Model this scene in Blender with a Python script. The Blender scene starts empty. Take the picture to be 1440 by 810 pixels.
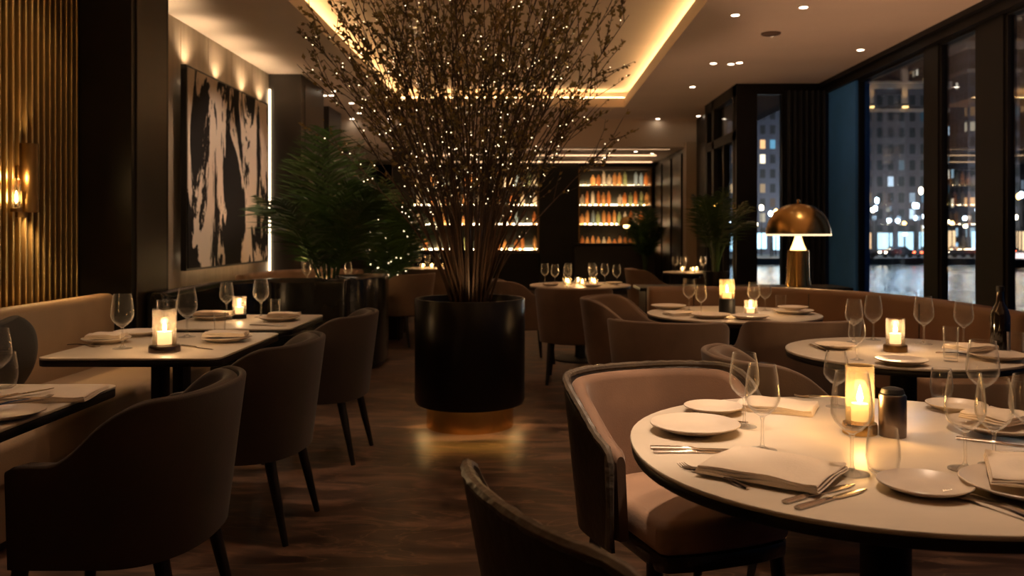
import bpy, bmesh, math, random
from mathutils import Vector, Matrix
PI = math.pi
R = math.radians
rnd = random.Random(7)
sc = bpy.context.scene
COL = sc.collection

# ------------------------------------------------------------------ camera
CAMZ = 1.27
cam_d = bpy.data.cameras.new('camera')
cam = bpy.data.objects.new('camera', cam_d)
COL.objects.link(cam)
cam.location = (0, 0, CAMZ)
cam.rotation_euler = (PI / 2, 0, 0)
cam_d.sensor_width = 36
cam_d.lens = 30.0
cam_d.shift_x = -22 / 1440
cam_d.shift_y = -80 / 1440
cam_d.dof.use_dof = True
cam_d.dof.focus_distance = 2.6
cam_d.dof.aperture_fstop = 4.0
cam_d.clip_end = 500
sc.camera = cam
sc.view_settings.view_transform = 'Standard'
sc.view_settings.look = 'None'
sc.view_settings.gamma = 1
sc.view_settings.exposure = 0.0
sc.view_settings.use_curve_mapping = False
try:
    sc.cycles.use_denoising = True
    sc.cycles.max_bounces = 10
    sc.cycles.transparent_max_bounces = 24
    sc.cycles.diffuse_bounces = 4
    sc.cycles.glossy_bounces = 4
    sc.cycles.caustics_reflective = False
    sc.cycles.caustics_refractive = False
    sc.cycles.sample_clamp_indirect = 4.0
    sc.cycles.sample_clamp_direct = 30.0
except Exception:
    pass

# ------------------------------------------------------------------ materials
def newmat(name):
    m = bpy.data.materials.new(name)
    m.use_nodes = True
    nt = m.node_tree
    nt.nodes.clear()
    out = nt.nodes.new('ShaderNodeOutputMaterial')
    return m, nt, out

def setin(n, k, v):
    if k in n.inputs:
        n.inputs[k].default_value = v

def pbr(name, base, rough=0.5, metal=0.0, var=0.0, scale=8.0, stretch=(1, 1, 1), bump=0.0, bscale=60.0,
        sheen=0.0, coat=0.0, spec=0.5, emit=None, estr=0.0):
    m, nt, out = newmat(name)
    b = nt.nodes.new('ShaderNodeBsdfPrincipled')
    nt.links.new(b.outputs[0], out.inputs[0])
    setin(b, 'Base Color', (*base, 1)); setin(b, 'Roughness', rough); setin(b, 'Metallic', metal)
    setin(b, 'Specular IOR Level', spec)
    if sheen:
        setin(b, 'Sheen Weight', sheen); setin(b, 'Sheen Roughness', 0.4)
    if coat:
        setin(b, 'Coat Weight', coat); setin(b, 'Coat Roughness', 0.1)
    if emit:
        setin(b, 'Emission Color', (*emit, 1)); setin(b, 'Emission Strength', estr)
    tc = nt.nodes.new('ShaderNodeTexCoord')
    mp = nt.nodes.new('ShaderNodeMapping'); mp.inputs['Scale'].default_value = stretch
    nt.links.new(tc.outputs['Object'], mp.inputs['Vector'])
    if var:
        n = nt.nodes.new('ShaderNodeTexNoise'); n.inputs['Scale'].default_value = scale
        n.inputs['Detail'].default_value = 5
        nt.links.new(mp.outputs[0], n.inputs['Vector'])
        r = nt.nodes.new('ShaderNodeValToRGB')
        r.color_ramp.elements[0].position = 0.3; r.color_ramp.elements[1].position = 0.7
        r.color_ramp.elements[0].color = (*[max(0, c * (1 - var)) for c in base], 1)
        r.color_ramp.elements[1].color = (*[min(1, c * (1 + var)) for c in base], 1)
        nt.links.new(n.outputs['Fac'], r.inputs[0])
        nt.links.new(r.outputs[0], b.inputs['Base Color'])
    if bump:
        n2 = nt.nodes.new('ShaderNodeTexNoise'); n2.inputs['Scale'].default_value = bscale
        n2.inputs['Detail'].default_value = 3
        nt.links.new(mp.outputs[0], n2.inputs['Vector'])
        bp = nt.nodes.new('ShaderNodeBump'); bp.inputs['Strength'].default_value = bump
        bp.inputs['Distance'].default_value = 0.01
        nt.links.new(n2.outputs['Fac'], bp.inputs['Height'])
        nt.links.new(bp.outputs[0], b.inputs['Normal'])
    return m

def emis(name, col, strength):
    m, nt, out = newmat(name)
    e = nt.nodes.new('ShaderNodeEmission')
    e.inputs[0].default_value = (*col, 1); e.inputs[1].default_value = strength
    nt.links.new(e.outputs[0], out.inputs[0])
    return m

def thin_glass(name, tint=(1, 1, 1), lo=0.035, hi=0.85, power=0.25, rough=0.02, trans=0.0, tcol=(1, 1, 1)):
    """clear thin glass: transparent at the middle, reflecting more and more towards grazing angles"""
    m, nt, out = newmat(name)
    t = nt.nodes.new('ShaderNodeBsdfTransparent'); t.inputs[0].default_value = (*tint, 1)
    g = nt.nodes.new('ShaderNodeBsdfGlossy'); g.inputs['Roughness'].default_value = rough
    lw = nt.nodes.new('ShaderNodeLayerWeight'); lw.inputs['Blend'].default_value = power
    mr = nt.nodes.new('ShaderNodeMapRange')
    mr.inputs['To Min'].default_value = lo; mr.inputs['To Max'].default_value = hi
    nt.links.new(lw.outputs['Fresnel'], mr.inputs['Value'])
    mx = nt.nodes.new('ShaderNodeMixShader')
    nt.links.new(mr.outputs[0], mx.inputs[0]); nt.links.new(t.outputs[0], mx.inputs[1]); nt.links.new(g.outputs[0], mx.inputs[2])
    last = mx
    if trans:
        d = nt.nodes.new('ShaderNodeBsdfTranslucent'); d.inputs[0].default_value = (*tcol, 1)
        m2 = nt.nodes.new('ShaderNodeMixShader'); m2.inputs[0].default_value = trans
        nt.links.new(mx.outputs[0], m2.inputs[1]); nt.links.new(d.outputs[0], m2.inputs[2])
        last = m2
    nt.links.new(last.outputs[0], out.inputs[0])
    return m

M = {}
M['ceil'] = pbr('ceiling_plaster', (0.78, 0.64, 0.52), 0.75, var=0.05, scale=1.2)
M['wallpanel'] = pbr('taupe_panel', (0.46, 0.36, 0.26), 0.6, var=0.12, scale=2.0, stretch=(1, 6, 0.3))
M['black'] = pbr('black_lacquer', (0.009, 0.0075, 0.0065), 0.4, var=0.2, scale=3, spec=0.3)
M['darkpanel'] = pbr('dark_panel', (0.034, 0.028, 0.023), 0.4, var=0.15, scale=2)
M['blackmetal'] = pbr('black_metal', (0.009, 0.009, 0.010), 0.5, 0.0, spec=0.25)
M['brass'] = pbr('brass', (0.62, 0.38, 0.13), 0.25, 1.0, var=0.15, scale=5)
M['gold'] = pbr('polished_gold', (0.80, 0.52, 0.18), 0.22, 1.0)
M['oldbrass'] = pbr('dark_brass', (0.30, 0.18, 0.07), 0.35, 1.0, var=0.2, scale=6)
M['chrome'] = pbr('steel', (0.55, 0.48, 0.42), 0.18, 1.0)
M['darksteel'] = pbr('dark_steel', (0.20, 0.16, 0.14), 0.28, 1.0)
M['beige'] = pbr('beige_leather', (0.30, 0.205, 0.13), 0.5, var=0.08, scale=4, bump=0.1, bscale=120)
M['tan'] = pbr('tan_leather', (0.23, 0.125, 0.07), 0.5, var=0.12, scale=3, bump=0.1, bscale=90)
M['blackleather'] = pbr('black_leather', (0.014, 0.014, 0.012), 0.2, var=0.2, scale=4, bump=0.15, bscale=9)
M['velvet'] = pbr('brown_velvet', (0.19, 0.105, 0.064), 0.8, var=0.15, scale=6, sheen=0.2, bump=0.1, bscale=200)
M['velvet_dark'] = pbr('dark_brown_velvet', (0.030, 0.017, 0.010), 0.75, var=0.15, scale=6, sheen=0.12, bump=0.1, bscale=200)
M['greyvelvet'] = pbr('grey_brown_velvet', (0.15, 0.092, 0.058), 0.8, var=0.15, scale=6, sheen=0.2, bump=0.1, bscale=200)
M['leather'] = pbr('dark_leather', (0.028, 0.020, 0.015), 0.36, var=0.2, scale=6, bump=0.25, bscale=35)
M['piping'] = pbr('leather_welt', (0.085, 0.066, 0.05), 0.3, var=0.25, scale=14, bump=0.5, bscale=30)
M['leg'] = pbr('black_wood_leg', (0.010, 0.008, 0.007), 0.4)
M['stone'] = pbr('table_stone', (0.62, 0.53, 0.42), 0.32, var=0.06, scale=3, stretch=(1, 3, 1))
M['linen'] = pbr('linen', (0.68, 0.57, 0.45), 0.9, var=0.04, scale=12, bump=0.15, bscale=160)
M['china'] = pbr('stoneware', (0.62, 0.52, 0.42), 0.28, var=0.05, scale=9)
M['wax'] = pbr('candle_wax', (0.85, 0.70, 0.5), 0.6, emit=(1.0, 0.62, 0.3), estr=1.6)
M['flame'] = emis('flame', (1.0, 0.72, 0.36), 90.0)
def clear_glass(name, power=3.2, edge_glint=0.42):
    """thin clear drinking glass: see-through in the middle, mirror-bright at the outline, with white mixed in for refracted light"""
    m, nt, out = newmat(name)
    t = nt.nodes.new('ShaderNodeBsdfTransparent'); t.inputs[0].default_value = (0.985, 0.98, 0.97, 1)
    g = nt.nodes.new('ShaderNodeBsdfGlossy'); g.inputs['Roughness'].default_value = 0.03
    d = nt.nodes.new('ShaderNodeBsdfTranslucent'); d.inputs[0].default_value = (1, .97, .92, 1)
    d2 = nt.nodes.new('ShaderNodeBsdfDiffuse'); d2.inputs[0].default_value = (1, .97, .92, 1)
    md = nt.nodes.new('ShaderNodeMixShader'); md.inputs[0].default_value = 0.5
    nt.links.new(d.outputs[0], md.inputs[1]); nt.links.new(d2.outputs[0], md.inputs[2])
    mg = nt.nodes.new('ShaderNodeMixShader'); mg.inputs[0].default_value = edge_glint  # whitish mix at the outline imitates bright refracted edges
    nt.links.new(g.outputs[0], mg.inputs[1]); nt.links.new(md.outputs[0], mg.inputs[2])
    lw = nt.nodes.new('ShaderNodeLayerWeight'); lw.inputs['Blend'].default_value = 0.5
    pw = nt.nodes.new('ShaderNodeMath'); pw.operation = 'POWER'; pw.inputs[1].default_value = power
    nt.links.new(lw.outputs['Facing'], pw.inputs[0])
    mr = nt.nodes.new('ShaderNodeMapRange'); mr.inputs['To Min'].default_value = 0.02; mr.inputs['To Max'].default_value = 1.0
    nt.links.new(pw.outputs[0], mr.inputs['Value'])
    mx = nt.nodes.new('ShaderNodeMixShader')
    nt.links.new(mr.outputs[0], mx.inputs[0]); nt.links.new(t.outputs[0], mx.inputs[1]); nt.links.new(mg.outputs[0], mx.inputs[2])
    nt.links.new(mx.outputs[0], out.inputs[0])
    return m
M['glass'] = clear_glass('clear_glass')
M['glass_rod'] = clear_glass('solid_glass', 1.3, 0.5)
M['pane'] = thin_glass('window_glass', (0.86, 0.9, 0.93), 0.03, 0.5, 0.2, 0.0)
M['frost'] = thin_glass('frosted_glass', (1.0, 0.95, 0.86), 0.03, 0.6, trans=0.05, tcol=(1.0, 0.88, 0.7))
M['amber'] = thin_glass('amber_glass', (1.0, 0.88, 0.64), 0.03, 0.6, rough=0.1, trans=0.12, tcol=(1.0, 0.82, 0.52))
M['pot'] = pbr('black_glazed_pot', (0.007, 0.006, 0.006), 0.3, var=0.2, scale=3, spec=0.3)
M['soil'] = pbr('soil', (0.02, 0.014, 0.009), 0.95, bump=0.6, bscale=50)
M['bark'] = pbr('twig_bark', (0.055, 0.027, 0.013), 0.5, var=0.35, scale=20)
M['leaf'] = pbr('olive_leaf', (0.20, 0.145, 0.04), 0.3, var=0.5, scale=3)
M['palm'] = pbr('palm_leaf', (0.04, 0.085, 0.022), 0.35, var=0.4, scale=3)
M['fairy_and_glint'] = emis('bulb_and_glint', (1.0, 0.76, 0.45), 6.0)
M['led'] = emis('led_strip', (1.0, 0.64, 0.28), 24.0)
M['led_soft'] = emis('led_strip_soft', (1.0, 0.68, 0.38), 3.0)
M['spot'] = emis('downlight_lens', (1.0, 0.80, 0.58), 16.0)
M['blue_lit'] = pbr('blue_lit_pillar', (0.06, 0.27, 0.85), 0.6, var=0.1, scale=2)  # bluish light falling on the window pillar, put into its base colour
M['warm'] = emis('warm_bulb', (1.0, 0.6, 0.22), 14.0)

# floor: polished brown stone with drifting veins
def floor_mat():
    m, nt, out = newmat('polished_floor')
    b = nt.nodes.new('ShaderNodeBsdfPrincipled'); nt.links.new(b.outputs[0], out.inputs[0])
    tc = nt.nodes.new('ShaderNodeTexCoord')
    mp = nt.nodes.new('ShaderNodeMapping'); mp.inputs['Scale'].default_value = (0.9, 2.5, 1)
    mp.inputs['Rotation'].default_value = (0, 0, 0.25)
    nt.links.new(tc.outputs['Object'], mp.inputs[0])
    n = nt.nodes.new('ShaderNodeTexNoise'); n.inputs['Scale'].default_value = 2.2; n.inputs['Detail'].default_value = 5; n.inputs['Roughness'].default_value = 0.45
    n.inputs['Distortion'].default_value = 1.6
    nt.links.new(mp.outputs[0], n.inputs['Vector'])
    r = nt.nodes.new('ShaderNodeValToRGB'); e = r.color_ramp.elements
    e[0].position = 0.36; e[0].color = (0.022, 0.011, 0.007, 1)
    e[1].position = 0.66; e[1].color = (0.17, 0.092, 0.058, 1)
    q = e.new(0.52); q.color = (0.062, 0.033, 0.021, 1)
    nt.links.new(n.outputs['Fac'], r.inputs[0])
    w = nt.nodes.new('ShaderNodeTexNoise'); w.inputs['Scale'].default_value = 0.9; w.inputs['Detail'].default_value = 4
    w.inputs['Distortion'].default_value = 2.5
    nt.links.new(mp.outputs[0], w.inputs['Vector'])
    vr = nt.nodes.new('ShaderNodeValToRGB'); ve = vr.color_ramp.elements
    ve[0].position = 0.485; ve[0].color = (0, 0, 0, 1); ve[1].position = 0.515; ve[1].color = (0, 0, 0, 1)
    vm = ve.new(0.5); vm.color = (0.5, 0.5, 0.5, 1)
    nt.links.new(w.outputs['Fac'], vr.inputs[0])
    mx = nt.nodes.new('ShaderNodeMix'); mx.data_type = 'RGBA'
    nt.links.new(vr.outputs[0], mx.inputs['Factor'])
    nt.links.new(r.outputs[0], mx.inputs['A']); mx.inputs['B'].default_value = (0.24, 0.14, 0.085, 1)
    nt.links.new(mx.outputs['Result'], b.inputs['Base Color'])
    mr = nt.nodes.new('ShaderNodeMapRange'); mr.inputs['To Min'].default_value = 0.3; mr.inputs['To Max'].default_value = 0.55
    nt.links.new(n.outputs['Fac'], mr.inputs['Value']); nt.links.new(mr.outputs[0], b.inputs['Roughness'])
    bp = nt.nodes.new('ShaderNodeBump'); bp.inputs['Strength'].default_value = 0.12; bp.inputs['Distance'].default_value = 0.02
    nt.links.new(n.outputs['Fac'], bp.inputs['Height']); nt.links.new(bp.outputs[0], b.inputs['Normal'])
    return m
M['floor'] = floor_mat()

def art_mat():
    """black ink thrown diagonally over a pale canvas"""
    m, nt, out = newmat('ink_canvas')
    b = nt.nodes.new('ShaderNodeBsdfPrincipled'); nt.links.new(b.outputs[0], out.inputs[0])
    setin(b, 'Roughness', 0.85); setin(b, 'Specular IOR Level', 0.2)
    tc = nt.nodes.new('ShaderNodeTexCoord')
    mp = nt.nodes.new('ShaderNodeMapping'); mp.inputs['Rotation'].default_value = (R(-24), 0, 0)
    mp.inputs['Scale'].default_value = (1, 2.3, 0.75); mp.inputs['Location'].default_value = (0, 1.13, 0.42)
    nt.links.new(tc.outputs['Object'], mp.inputs[0])
    n = nt.nodes.new('ShaderNodeTexNoise'); n.inputs['Scale'].default_value = 1.05; n.inputs['Detail'].default_value = 9
    n.inputs['Roughness'].default_value = 0.62; n.inputs['Distortion'].default_value = 0.7
    nt.links.new(mp.outputs[0], n.inputs['Vector'])
    r = nt.nodes.new('ShaderNodeValToRGB'); e = r.color_ramp.elements
    e[0].position = 0.485; e[0].color = (0.80, 0.67, 0.57, 1)
    e[1].position = 0.495; e[1].color = (0.012, 0.011, 0.012, 1)
    nt.links.new(n.outputs['Fac'], r.inputs[0])
    nt.links.new(r.outputs[0], b.inputs['Base Color'])
    return m
M['art'] = art_mat()

def facade(name, wall, cols, dens, strength, sx, sz, seed=0.0):
    """building front: wall colour plus a grid of windows, some of them lit"""
    m, nt, out = newmat(name)
    b = nt.nodes.new('ShaderNodeBsdfPrincipled'); nt.links.new(b.outputs[0], out.inputs[0])
    setin(b, 'Roughness', 0.6)
    tc = nt.nodes.new('ShaderNodeTexCoord'); sp = nt.nodes.new('ShaderNodeSeparateXYZ')
    nt.links.new(tc.outputs['Object'], sp.inputs[0])
    ad = nt.nodes.new('ShaderNodeMath'); ad.operation = 'ADD'
    nt.links.new(sp.outputs['X'], ad.inputs[0]); nt.links.new(sp.outputs['Y'], ad.inputs[1])
    def math_(op, a, bv):
        q = nt.nodes.new('ShaderNodeMath'); q.operation = op
        if hasattr(a, 'name'): nt.links.new(a, q.inputs[0])
        else: q.inputs[0].default_value = a
        if bv is not None:
            if hasattr(bv, 'name'): nt.links.new(bv, q.inputs[1])
            else: q.inputs[1].default_value = bv
        return q.outputs[0]
    ux = math_('DIVIDE', ad.outputs[0], sx); uz = math_('DIVIDE', sp.outputs['Z'], sz)
    fx = math_('FRACT', ux, None); fz = math_('FRACT', uz, None)
    cx = math_('FLOOR', ux, None); cz = math_('FLOOR', uz, None)
    a1 = math_('LESS_THAN', math_('ABSOLUTE', math_('SUBTRACT', fx, 0.5), None), 0.26)
    a2 = math_('LESS_THAN', math_('ABSOLUTE', math_('SUBTRACT', fz, 0.5), None), 0.3)
    mask = math_('MULTIPLY', a1, a2)
    cb = nt.nodes.new('ShaderNodeCombineXYZ')
    nt.links.new(cx, cb.inputs[0]); nt.links.new(cz, cb.inputs[1]); cb.inputs[2].default_value = seed
    wn = nt.nodes.new('ShaderNodeTexWhiteNoise'); nt.links.new(cb.outputs[0], wn.inputs['Vector'])
    low = math_('MULTIPLY', math_('POWER', 2.718, math_('DIVIDE', sp.outputs['Z'], -8.0)), 2.2 * dens)
    lit = math_('GREATER_THAN', math_('ADD', wn.outputs['Value'], low), 1 - dens)
    fac = math_('MULTIPLY', mask, lit)
    cr = nt.nodes.new('ShaderNodeValToRGB'); cr.color_ramp.interpolation = 'CONSTANT'
    el = cr.color_ramp.elements
    for i, c in enumerate(cols):
        if i < 2: e = el[i]
        else: e = el.new(i / len(cols))
        e.position = i / len(cols); e.color = (*c, 1)
    sc2 = nt.nodes.new('ShaderNodeSeparateColor'); nt.links.new(wn.outputs['Color'], sc2.inputs[0])
    nt.links.new(sc2.outputs[1], cr.inputs[0])
    bright = math_('MULTIPLY', math_('POWER', sc2.outputs[2], 1.5), strength * 2.2)
    nt.links.new(cr.outputs[0], b.inputs['Emission Color'])
    nt.links.new(math_('MULTIPLY', fac, bright), b.inputs['Emission Strength'])
    mix = nt.nodes.new('ShaderNodeMix'); mix.data_type = 'RGBA'
    nt.links.new(mask, mix.inputs['Factor'])
    mix.inputs['A'].default_value = (*wall, 1); mix.inputs['B'].default_value = (0.01, 0.014, 0.02, 1)
    nt.links.new(mix.outputs['Result'], b.inputs['Base Color'])
    return m
WARMW = [(1, .62, .3), (1, .8, .55), (.7, .85, 1), (1, .5, .2)]
COOLW = [(.35, .7, 1), (.6, .85, 1), (1, .85, .65), (.2, .55, .8)]

# ------------------------------------------------------------------ geometry helpers
class MB:
    def __init__(self):
        self.bm = bmesh.new()
    def face(self, vs):
        try: return self.bm.faces.new(vs)
        except ValueError: return None
    def box(self, c, s, rot=None, bev=0.0):
        t = bmesh.new()
        bmesh.ops.create_cube(t, size=1)
        bmesh.ops.scale(t, vec=s, verts=t.verts)
        if bev:
            bmesh.ops.bevel(t, geom=list(t.edges), offset=bev, segments=3, profile=0.5, affect='EDGES')
        m = Matrix.Translation(c)
        if rot is not None: m = m @ rot
        self.add(t, m)
        return self
    def add(self, t, m):
        bmesh.ops.transform(t, matrix=m, verts=t.verts)
        vm = {}
        for v in t.verts: vm[v] = self.bm.verts.new(v.co)
        for f in t.faces: self.face([vm[v] for v in f.verts])
        t.free()
    def rings(self, rings, closed=True, cap0=True, cap1=True):
        rv = [[self.bm.verts.new(p) for p in r] for r in rings]
        for a, b in zip(rv, rv[1:]):
            n = len(a)
            for i in range(n if closed else n - 1):
                self.face([a[i], a[(i + 1) % n], b[(i + 1) % n], b[i]])
        if cap0: self.face(list(reversed(rv[0])))
        if cap1: self.face(rv[-1])
        return self
    def lathe(self, prof, seg=24, c=(0, 0, 0), caps=(False, False)):
        rings = []
        for (r, z) in prof:
            rr = max(r, 1e-5)
            rings.append([(c[0] + rr * math.cos(2 * PI * k / seg), c[1] + rr * math.sin(2 * PI * k / seg), c[2] + z) for k in range(seg)])
        return self.rings(rings, True, *caps)
    def cyl(self, c, r, h, seg=24, r2=None, bev=0.0):
        r2 = r if r2 is None else r2
        if bev:
            p = [(r - bev, 0), (r, bev), (r2, h - bev), (r2 - bev, h)]
        else:
            p = [(r, 0), (r2, h)]
        return self.lathe(p, seg, c, (True, True))
    def tube(self, pts, rad, seg=6, caps=True):
        pts = [Vector(p) for p in pts]
        n = len(pts)
        rs = rad if isinstance(rad, (list, tuple)) else [rad] * n
        rings = []
        up = Vector((0.13, 0.31, 0.94))
        for i, p in enumerate(pts):
            d = (pts[min(i + 1, n - 1)] - pts[max(i - 1, 0)])
            if d.length < 1e-7: d = Vector((0, 0, 1))
            d.normalize()
            a = d.cross(up)
            if a.length < 1e-3: a = d.cross(Vector((1, 0, 0)))
            a.normalize(); b = d.cross(a)
            up = -b if False else up
            rings.append([p + (a * math.cos(2 * PI * k / seg) + b * math.sin(2 * PI * k / seg)) * rs[i] for k in range(seg)])
        return self.rings(rings, True, caps, caps)
    def slab(self, outline, z0, z1, bev=0.0, steps=3):
        """outline extruded upward with rounded top and bottom edges"""
        pts = [Vector((p[0], p[1])) for p in outline]
        n = len(pts)
        area = sum(pts[i].x * pts[(i + 1) % n].y - pts[(i + 1) % n].x * pts[i].y for i in range(n))
        if area < 0: pts.reverse()
        nor = []
        for i in range(n):
            d = (pts[(i + 1) % n] - pts[i - 1]).normalized()
            nor.append(Vector((d.y, -d.x)))
        def ring(inset, z): return [(p.x - q.x * inset, p.y - q.y * inset, z) for p, q in zip(pts, nor)]
        rg = []
        if bev:
            for k in range(steps + 1):
                a = PI / 2 * k / steps
                rg.append(ring(bev * (1 - math.sin(a)), z0 + bev * (1 - math.cos(a))))
            for k in range(steps + 1):
                a = PI / 2 * k / steps
                rg.append(ring(bev * (1 - math.cos(a)), z1 - bev * (1 - math.sin(a))))
        else:
            rg = [ring(0, z0), ring(0, z1)]
        return self.rings(rg)
    def build(self, name, mat, parent=None, smooth=True, angle=40):
        bmesh.ops.recalc_face_normals(self.bm, faces=self.bm.faces)
        me = bpy.data.meshes.new(name)
        self.bm.to_mesh(me); self.bm.free()
        me.materials.append(mat)
        if smooth:
            for p in me.polygons: p.use_smooth = True
            try: me.set_sharp_from_angle(angle=R(angle))
            except Exception: pass
        o = bpy.data.objects.new(name, me)
        COL.objects.link(o)
        if parent is not None: o.parent = parent
        return o

def tag(o, label, cat, group=None, kind=None):
    o['label'] = label; o['category'] = cat
    if group: o['group'] = group
    elif 'group' in o.keys(): del o['group']
    if kind: o['kind'] = kind
    return o

def empty(name, loc=(0, 0, 0), rz=0.0):
    o = bpy.data.objects.new(name, None)
    o.empty_display_size = 0.1
    COL.objects.link(o)
    o.location = loc; o.rotation_euler = (0, 0, rz)
    return o

def copy_tree(o, parent=None):
    c = o.copy()
    COL.objects.link(c)
    c.parent = parent
    for ch in list(o.children): copy_tree(ch, c)
    return c

PROTO = {}
def place(key, maker, loc, rz, label, cat, group=None):
    """first use places the prototype itself, later uses copy it with all its parts"""
    if key not in PROTO:
        PROTO[key] = maker()
        o = PROTO[key]
    else:
        o = copy_tree(PROTO[key])
    o.location = loc; o.rotation_euler = (0, 0, rz); o.scale = (1, 1, 1)
    tag(o, label, cat, group)
    return o

def struct(name, mb, mat, parent=None, smooth=False):
    o = mb.build(name, mat, parent, smooth)
    if parent is None: o['kind'] = 'structure'
    return o

def light(name, kind, loc, power, col=(1, .62, .3), size=0.05, parent=None, spot=None, blend=0.5, rot=None):
    d = bpy.data.lights.new(name, kind)
    d.energy = power; d.color = col
    if kind in ('POINT', 'SPOT'): d.shadow_soft_size = size
    if kind == 'SPOT':
        d.spot_size = spot or R(80); d.spot_blend = blend
    if kind == 'AREA':
        d.shape = 'RECTANGLE'; d.size = size[0]; d.size_y = size[1]
    o = bpy.data.objects.new(name, d)
    COL.objects.link(o)
    o.location = loc
    if rot: o.rotation_euler = rot
    if parent is not None: o.parent = parent
    return o

def rrect(w, d, r, n=6):
    pts = []
    for (sx, sy, a0) in ((1, 1, 0), (-1, 1, 90), (-1, -1, 180), (1, -1, 270)):
        for k in range(n + 1):
            a = R(a0 + 90 * k / n)
            pts.append((sx * (w / 2 - r) + r * math.cos(a), sy * (d / 2 - r) + r * math.sin(a)))
    return pts

def superell(r, n=2.0, seg=72):
    pts = []
    for k in range(seg):
        a = 2 * PI * k / seg
        c, s = math.cos(a), math.sin(a)
        q = (abs(c) ** n + abs(s) ** n) ** (-1 / n)
        pts.append((r * q * c, r * q * s))
    return pts

# ------------------------------------------------------------------ room shell
CZ = 3.1
XL, XR = -3.02, 3.70
struct('floor', MB().box((0.3, 8.4, -0.05), (8.4, 21.2, 0.1)), M['floor'])
cl = MB()
cl.box((-2.66, 6.0, CZ + 0.07), (1.52, 16.4, 0.14))
cl.box((2.62, 6.0, CZ + 0.07), (2.38, 16.4, 0.14))
cl.box((-0.235, 13.4, CZ + 0.07), (3.33, 1.6, 0.14))
struct('ceiling', cl, M['ceil'])
up = MB()
up.box((-0.235, 5.4, 3.40), (4.2, 15.6, 0.08))
up.box((-2.26, 5.4, 3.30), (0.06, 15.6, 0.13))
up.box((1.79, 5.4, 3.30), (0.06, 15.6, 0.13))
up.box((-0.235, 13.05, 3.30), (4.0, 0.06, 0.13))
struct('ceiling_tray', up, M['ceil'])
cv = MB()
cv.box((-2.02, 5.2, 3.252), (0.03, 14.8, 0.02))
cv.box((1.55, 5.2, 3.252), (0.03, 14.8, 0.02))
cv.box((-0.235, 12.72, 3.252), (3.5, 0.03, 0.02))
cvo = struct('trim_1', cv, M['led'])
struct('beam', MB().box((-0.3, 14.2, 2.875), (6.4, 0.4, 0.45)), M['ceil'])
struct('ceiling_rear', MB().box((-0.3, 16.7, 2.80), (6.4, 4.6, 0.1)), M['ceil'])
# left side
struct('wall_left', MB().box((XL - 0.06, 2.0, 1.62), (0.12, 8.2, 3.25)), M['black'])
wp = MB()
for k in range(6):
    wp.box((XL - 0.04, 6.15 + 0.64 * (k + 0.5), 1.62), (0.08, 0.632, 3.0), bev=0.004)
struct('wall_panel', wp, M['wallpanel'])
struct('wall_left_backing', MB().box((XL - 0.14, 8.0, 1.62), (0.1, 4.0, 3.25)), M['black'])
pier = MB().box((-2.815, 5.91, 1.55), (0.41, 0.58, 3.1))
p1 = struct('pillar_1', pier, M['black'])
struct('pillar_panel', MB().box((-2.605, 5.91, 1.62), (0.012, 0.46, 2.75), bev=0.003), M['darkpanel'], p1)
struct('pillar_2', MB().box((-2.86, 10.5, 1.55), (0.44, 1.1, 3.1)).box((-2.636, 10.5, 1.55), (0.01, 0.8, 2.9), bev=0.003), M['darkpanel'])
struct('pillar_3', MB().box((-3.12, 12.9, 1.55), (0.42, 0.8, 3.1)), M['darkpanel'])
struct('wall_left_rear', MB().box((-3.4, 14.4, 1.62), (0.1, 9.0, 3.25)), M['darkpanel'])
struct('pillar_4', MB().box((-2.02, 13.85, 1.32), (0.32, 0.28, 2.64)), M['darkpanel'])
struct('trim_2', MB().box((-3.0, 9.925, 1.62), (0.018, 0.018, 2.6)), emis('led_upright', (1, .80, .52), 5.0))
struct('wall_back', MB().box((-0.3, 18.95, 1.62), (6.4, 0.1, 3.25)), M['black'])
struct('wall_front', MB().box((0.3, -2.1, 1.8), (7.2, 0.1, 3.6)), M['darkpanel'])
# right rear
struct('wall_right_rear', MB().box((2.82, 15.7, 1.55), (0.1, 6.5, 3.1)), M['black'])
rp = MB()
for k in range(5):
    rp.box((2.755, 13.0 + 1.15 * k + 0.4, 1.35), (0.03, 0.9, 2.6), bev=0.006)
struct('wall_right_panel', rp, M['darkpanel'])
struct('pillar_5', MB().box((2.66, 14.0, 1.36), (0.17, 0.3, 2.72)), M['wallpanel'])
# glazed lobby
lob = MB()
for y in (10.72, 11.95, 12.4): lob.box((2.64, y, 1.55), (0.1, 0.14, 3.1))
lob.box((2.64, 11.5, 2.47), (0.1, 1.8, 0.12)); lob.box((2.64, 11.5, 3.03), (0.1, 1.8, 0.14)); lob.box((2.64, 11.5, 0.06), (0.1, 1.8, 0.12))
lob.box((2.64, 11.35, 1.22), (0.08, 0.06, 2.4))
lobby = struct('window_1', MB().box((2.655, 11.5, 1.6), (0.012, 1.7, 3.0)), M['pane'])
struct('window_frame', lob, M['blackmetal'], lobby)
wf = MB()
wf.box((2.72, 10.65, 1.55), (0.26, 0.12, 3.1)); wf.box((3.46, 10.65, 1.55), (0.6, 0.12, 3.1))
wf.box((3.0, 10.65, 3.04), (0.32, 0.12, 0.14)); wf.box((3.0, 10.65, 0.2), (0.32, 0.12, 0.4))
struct('wall_far_right', wf, M['black'])
w2 = struct('window_2', MB().box((3.0, 10.66, 1.7), (0.32, 0.012, 2.6)), M['pane'])
struct('pillar_6', MB().box((3.78, 10.06, 1.55), (0.16, 0.86, 3.1)), M['blue_lit'])
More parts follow.
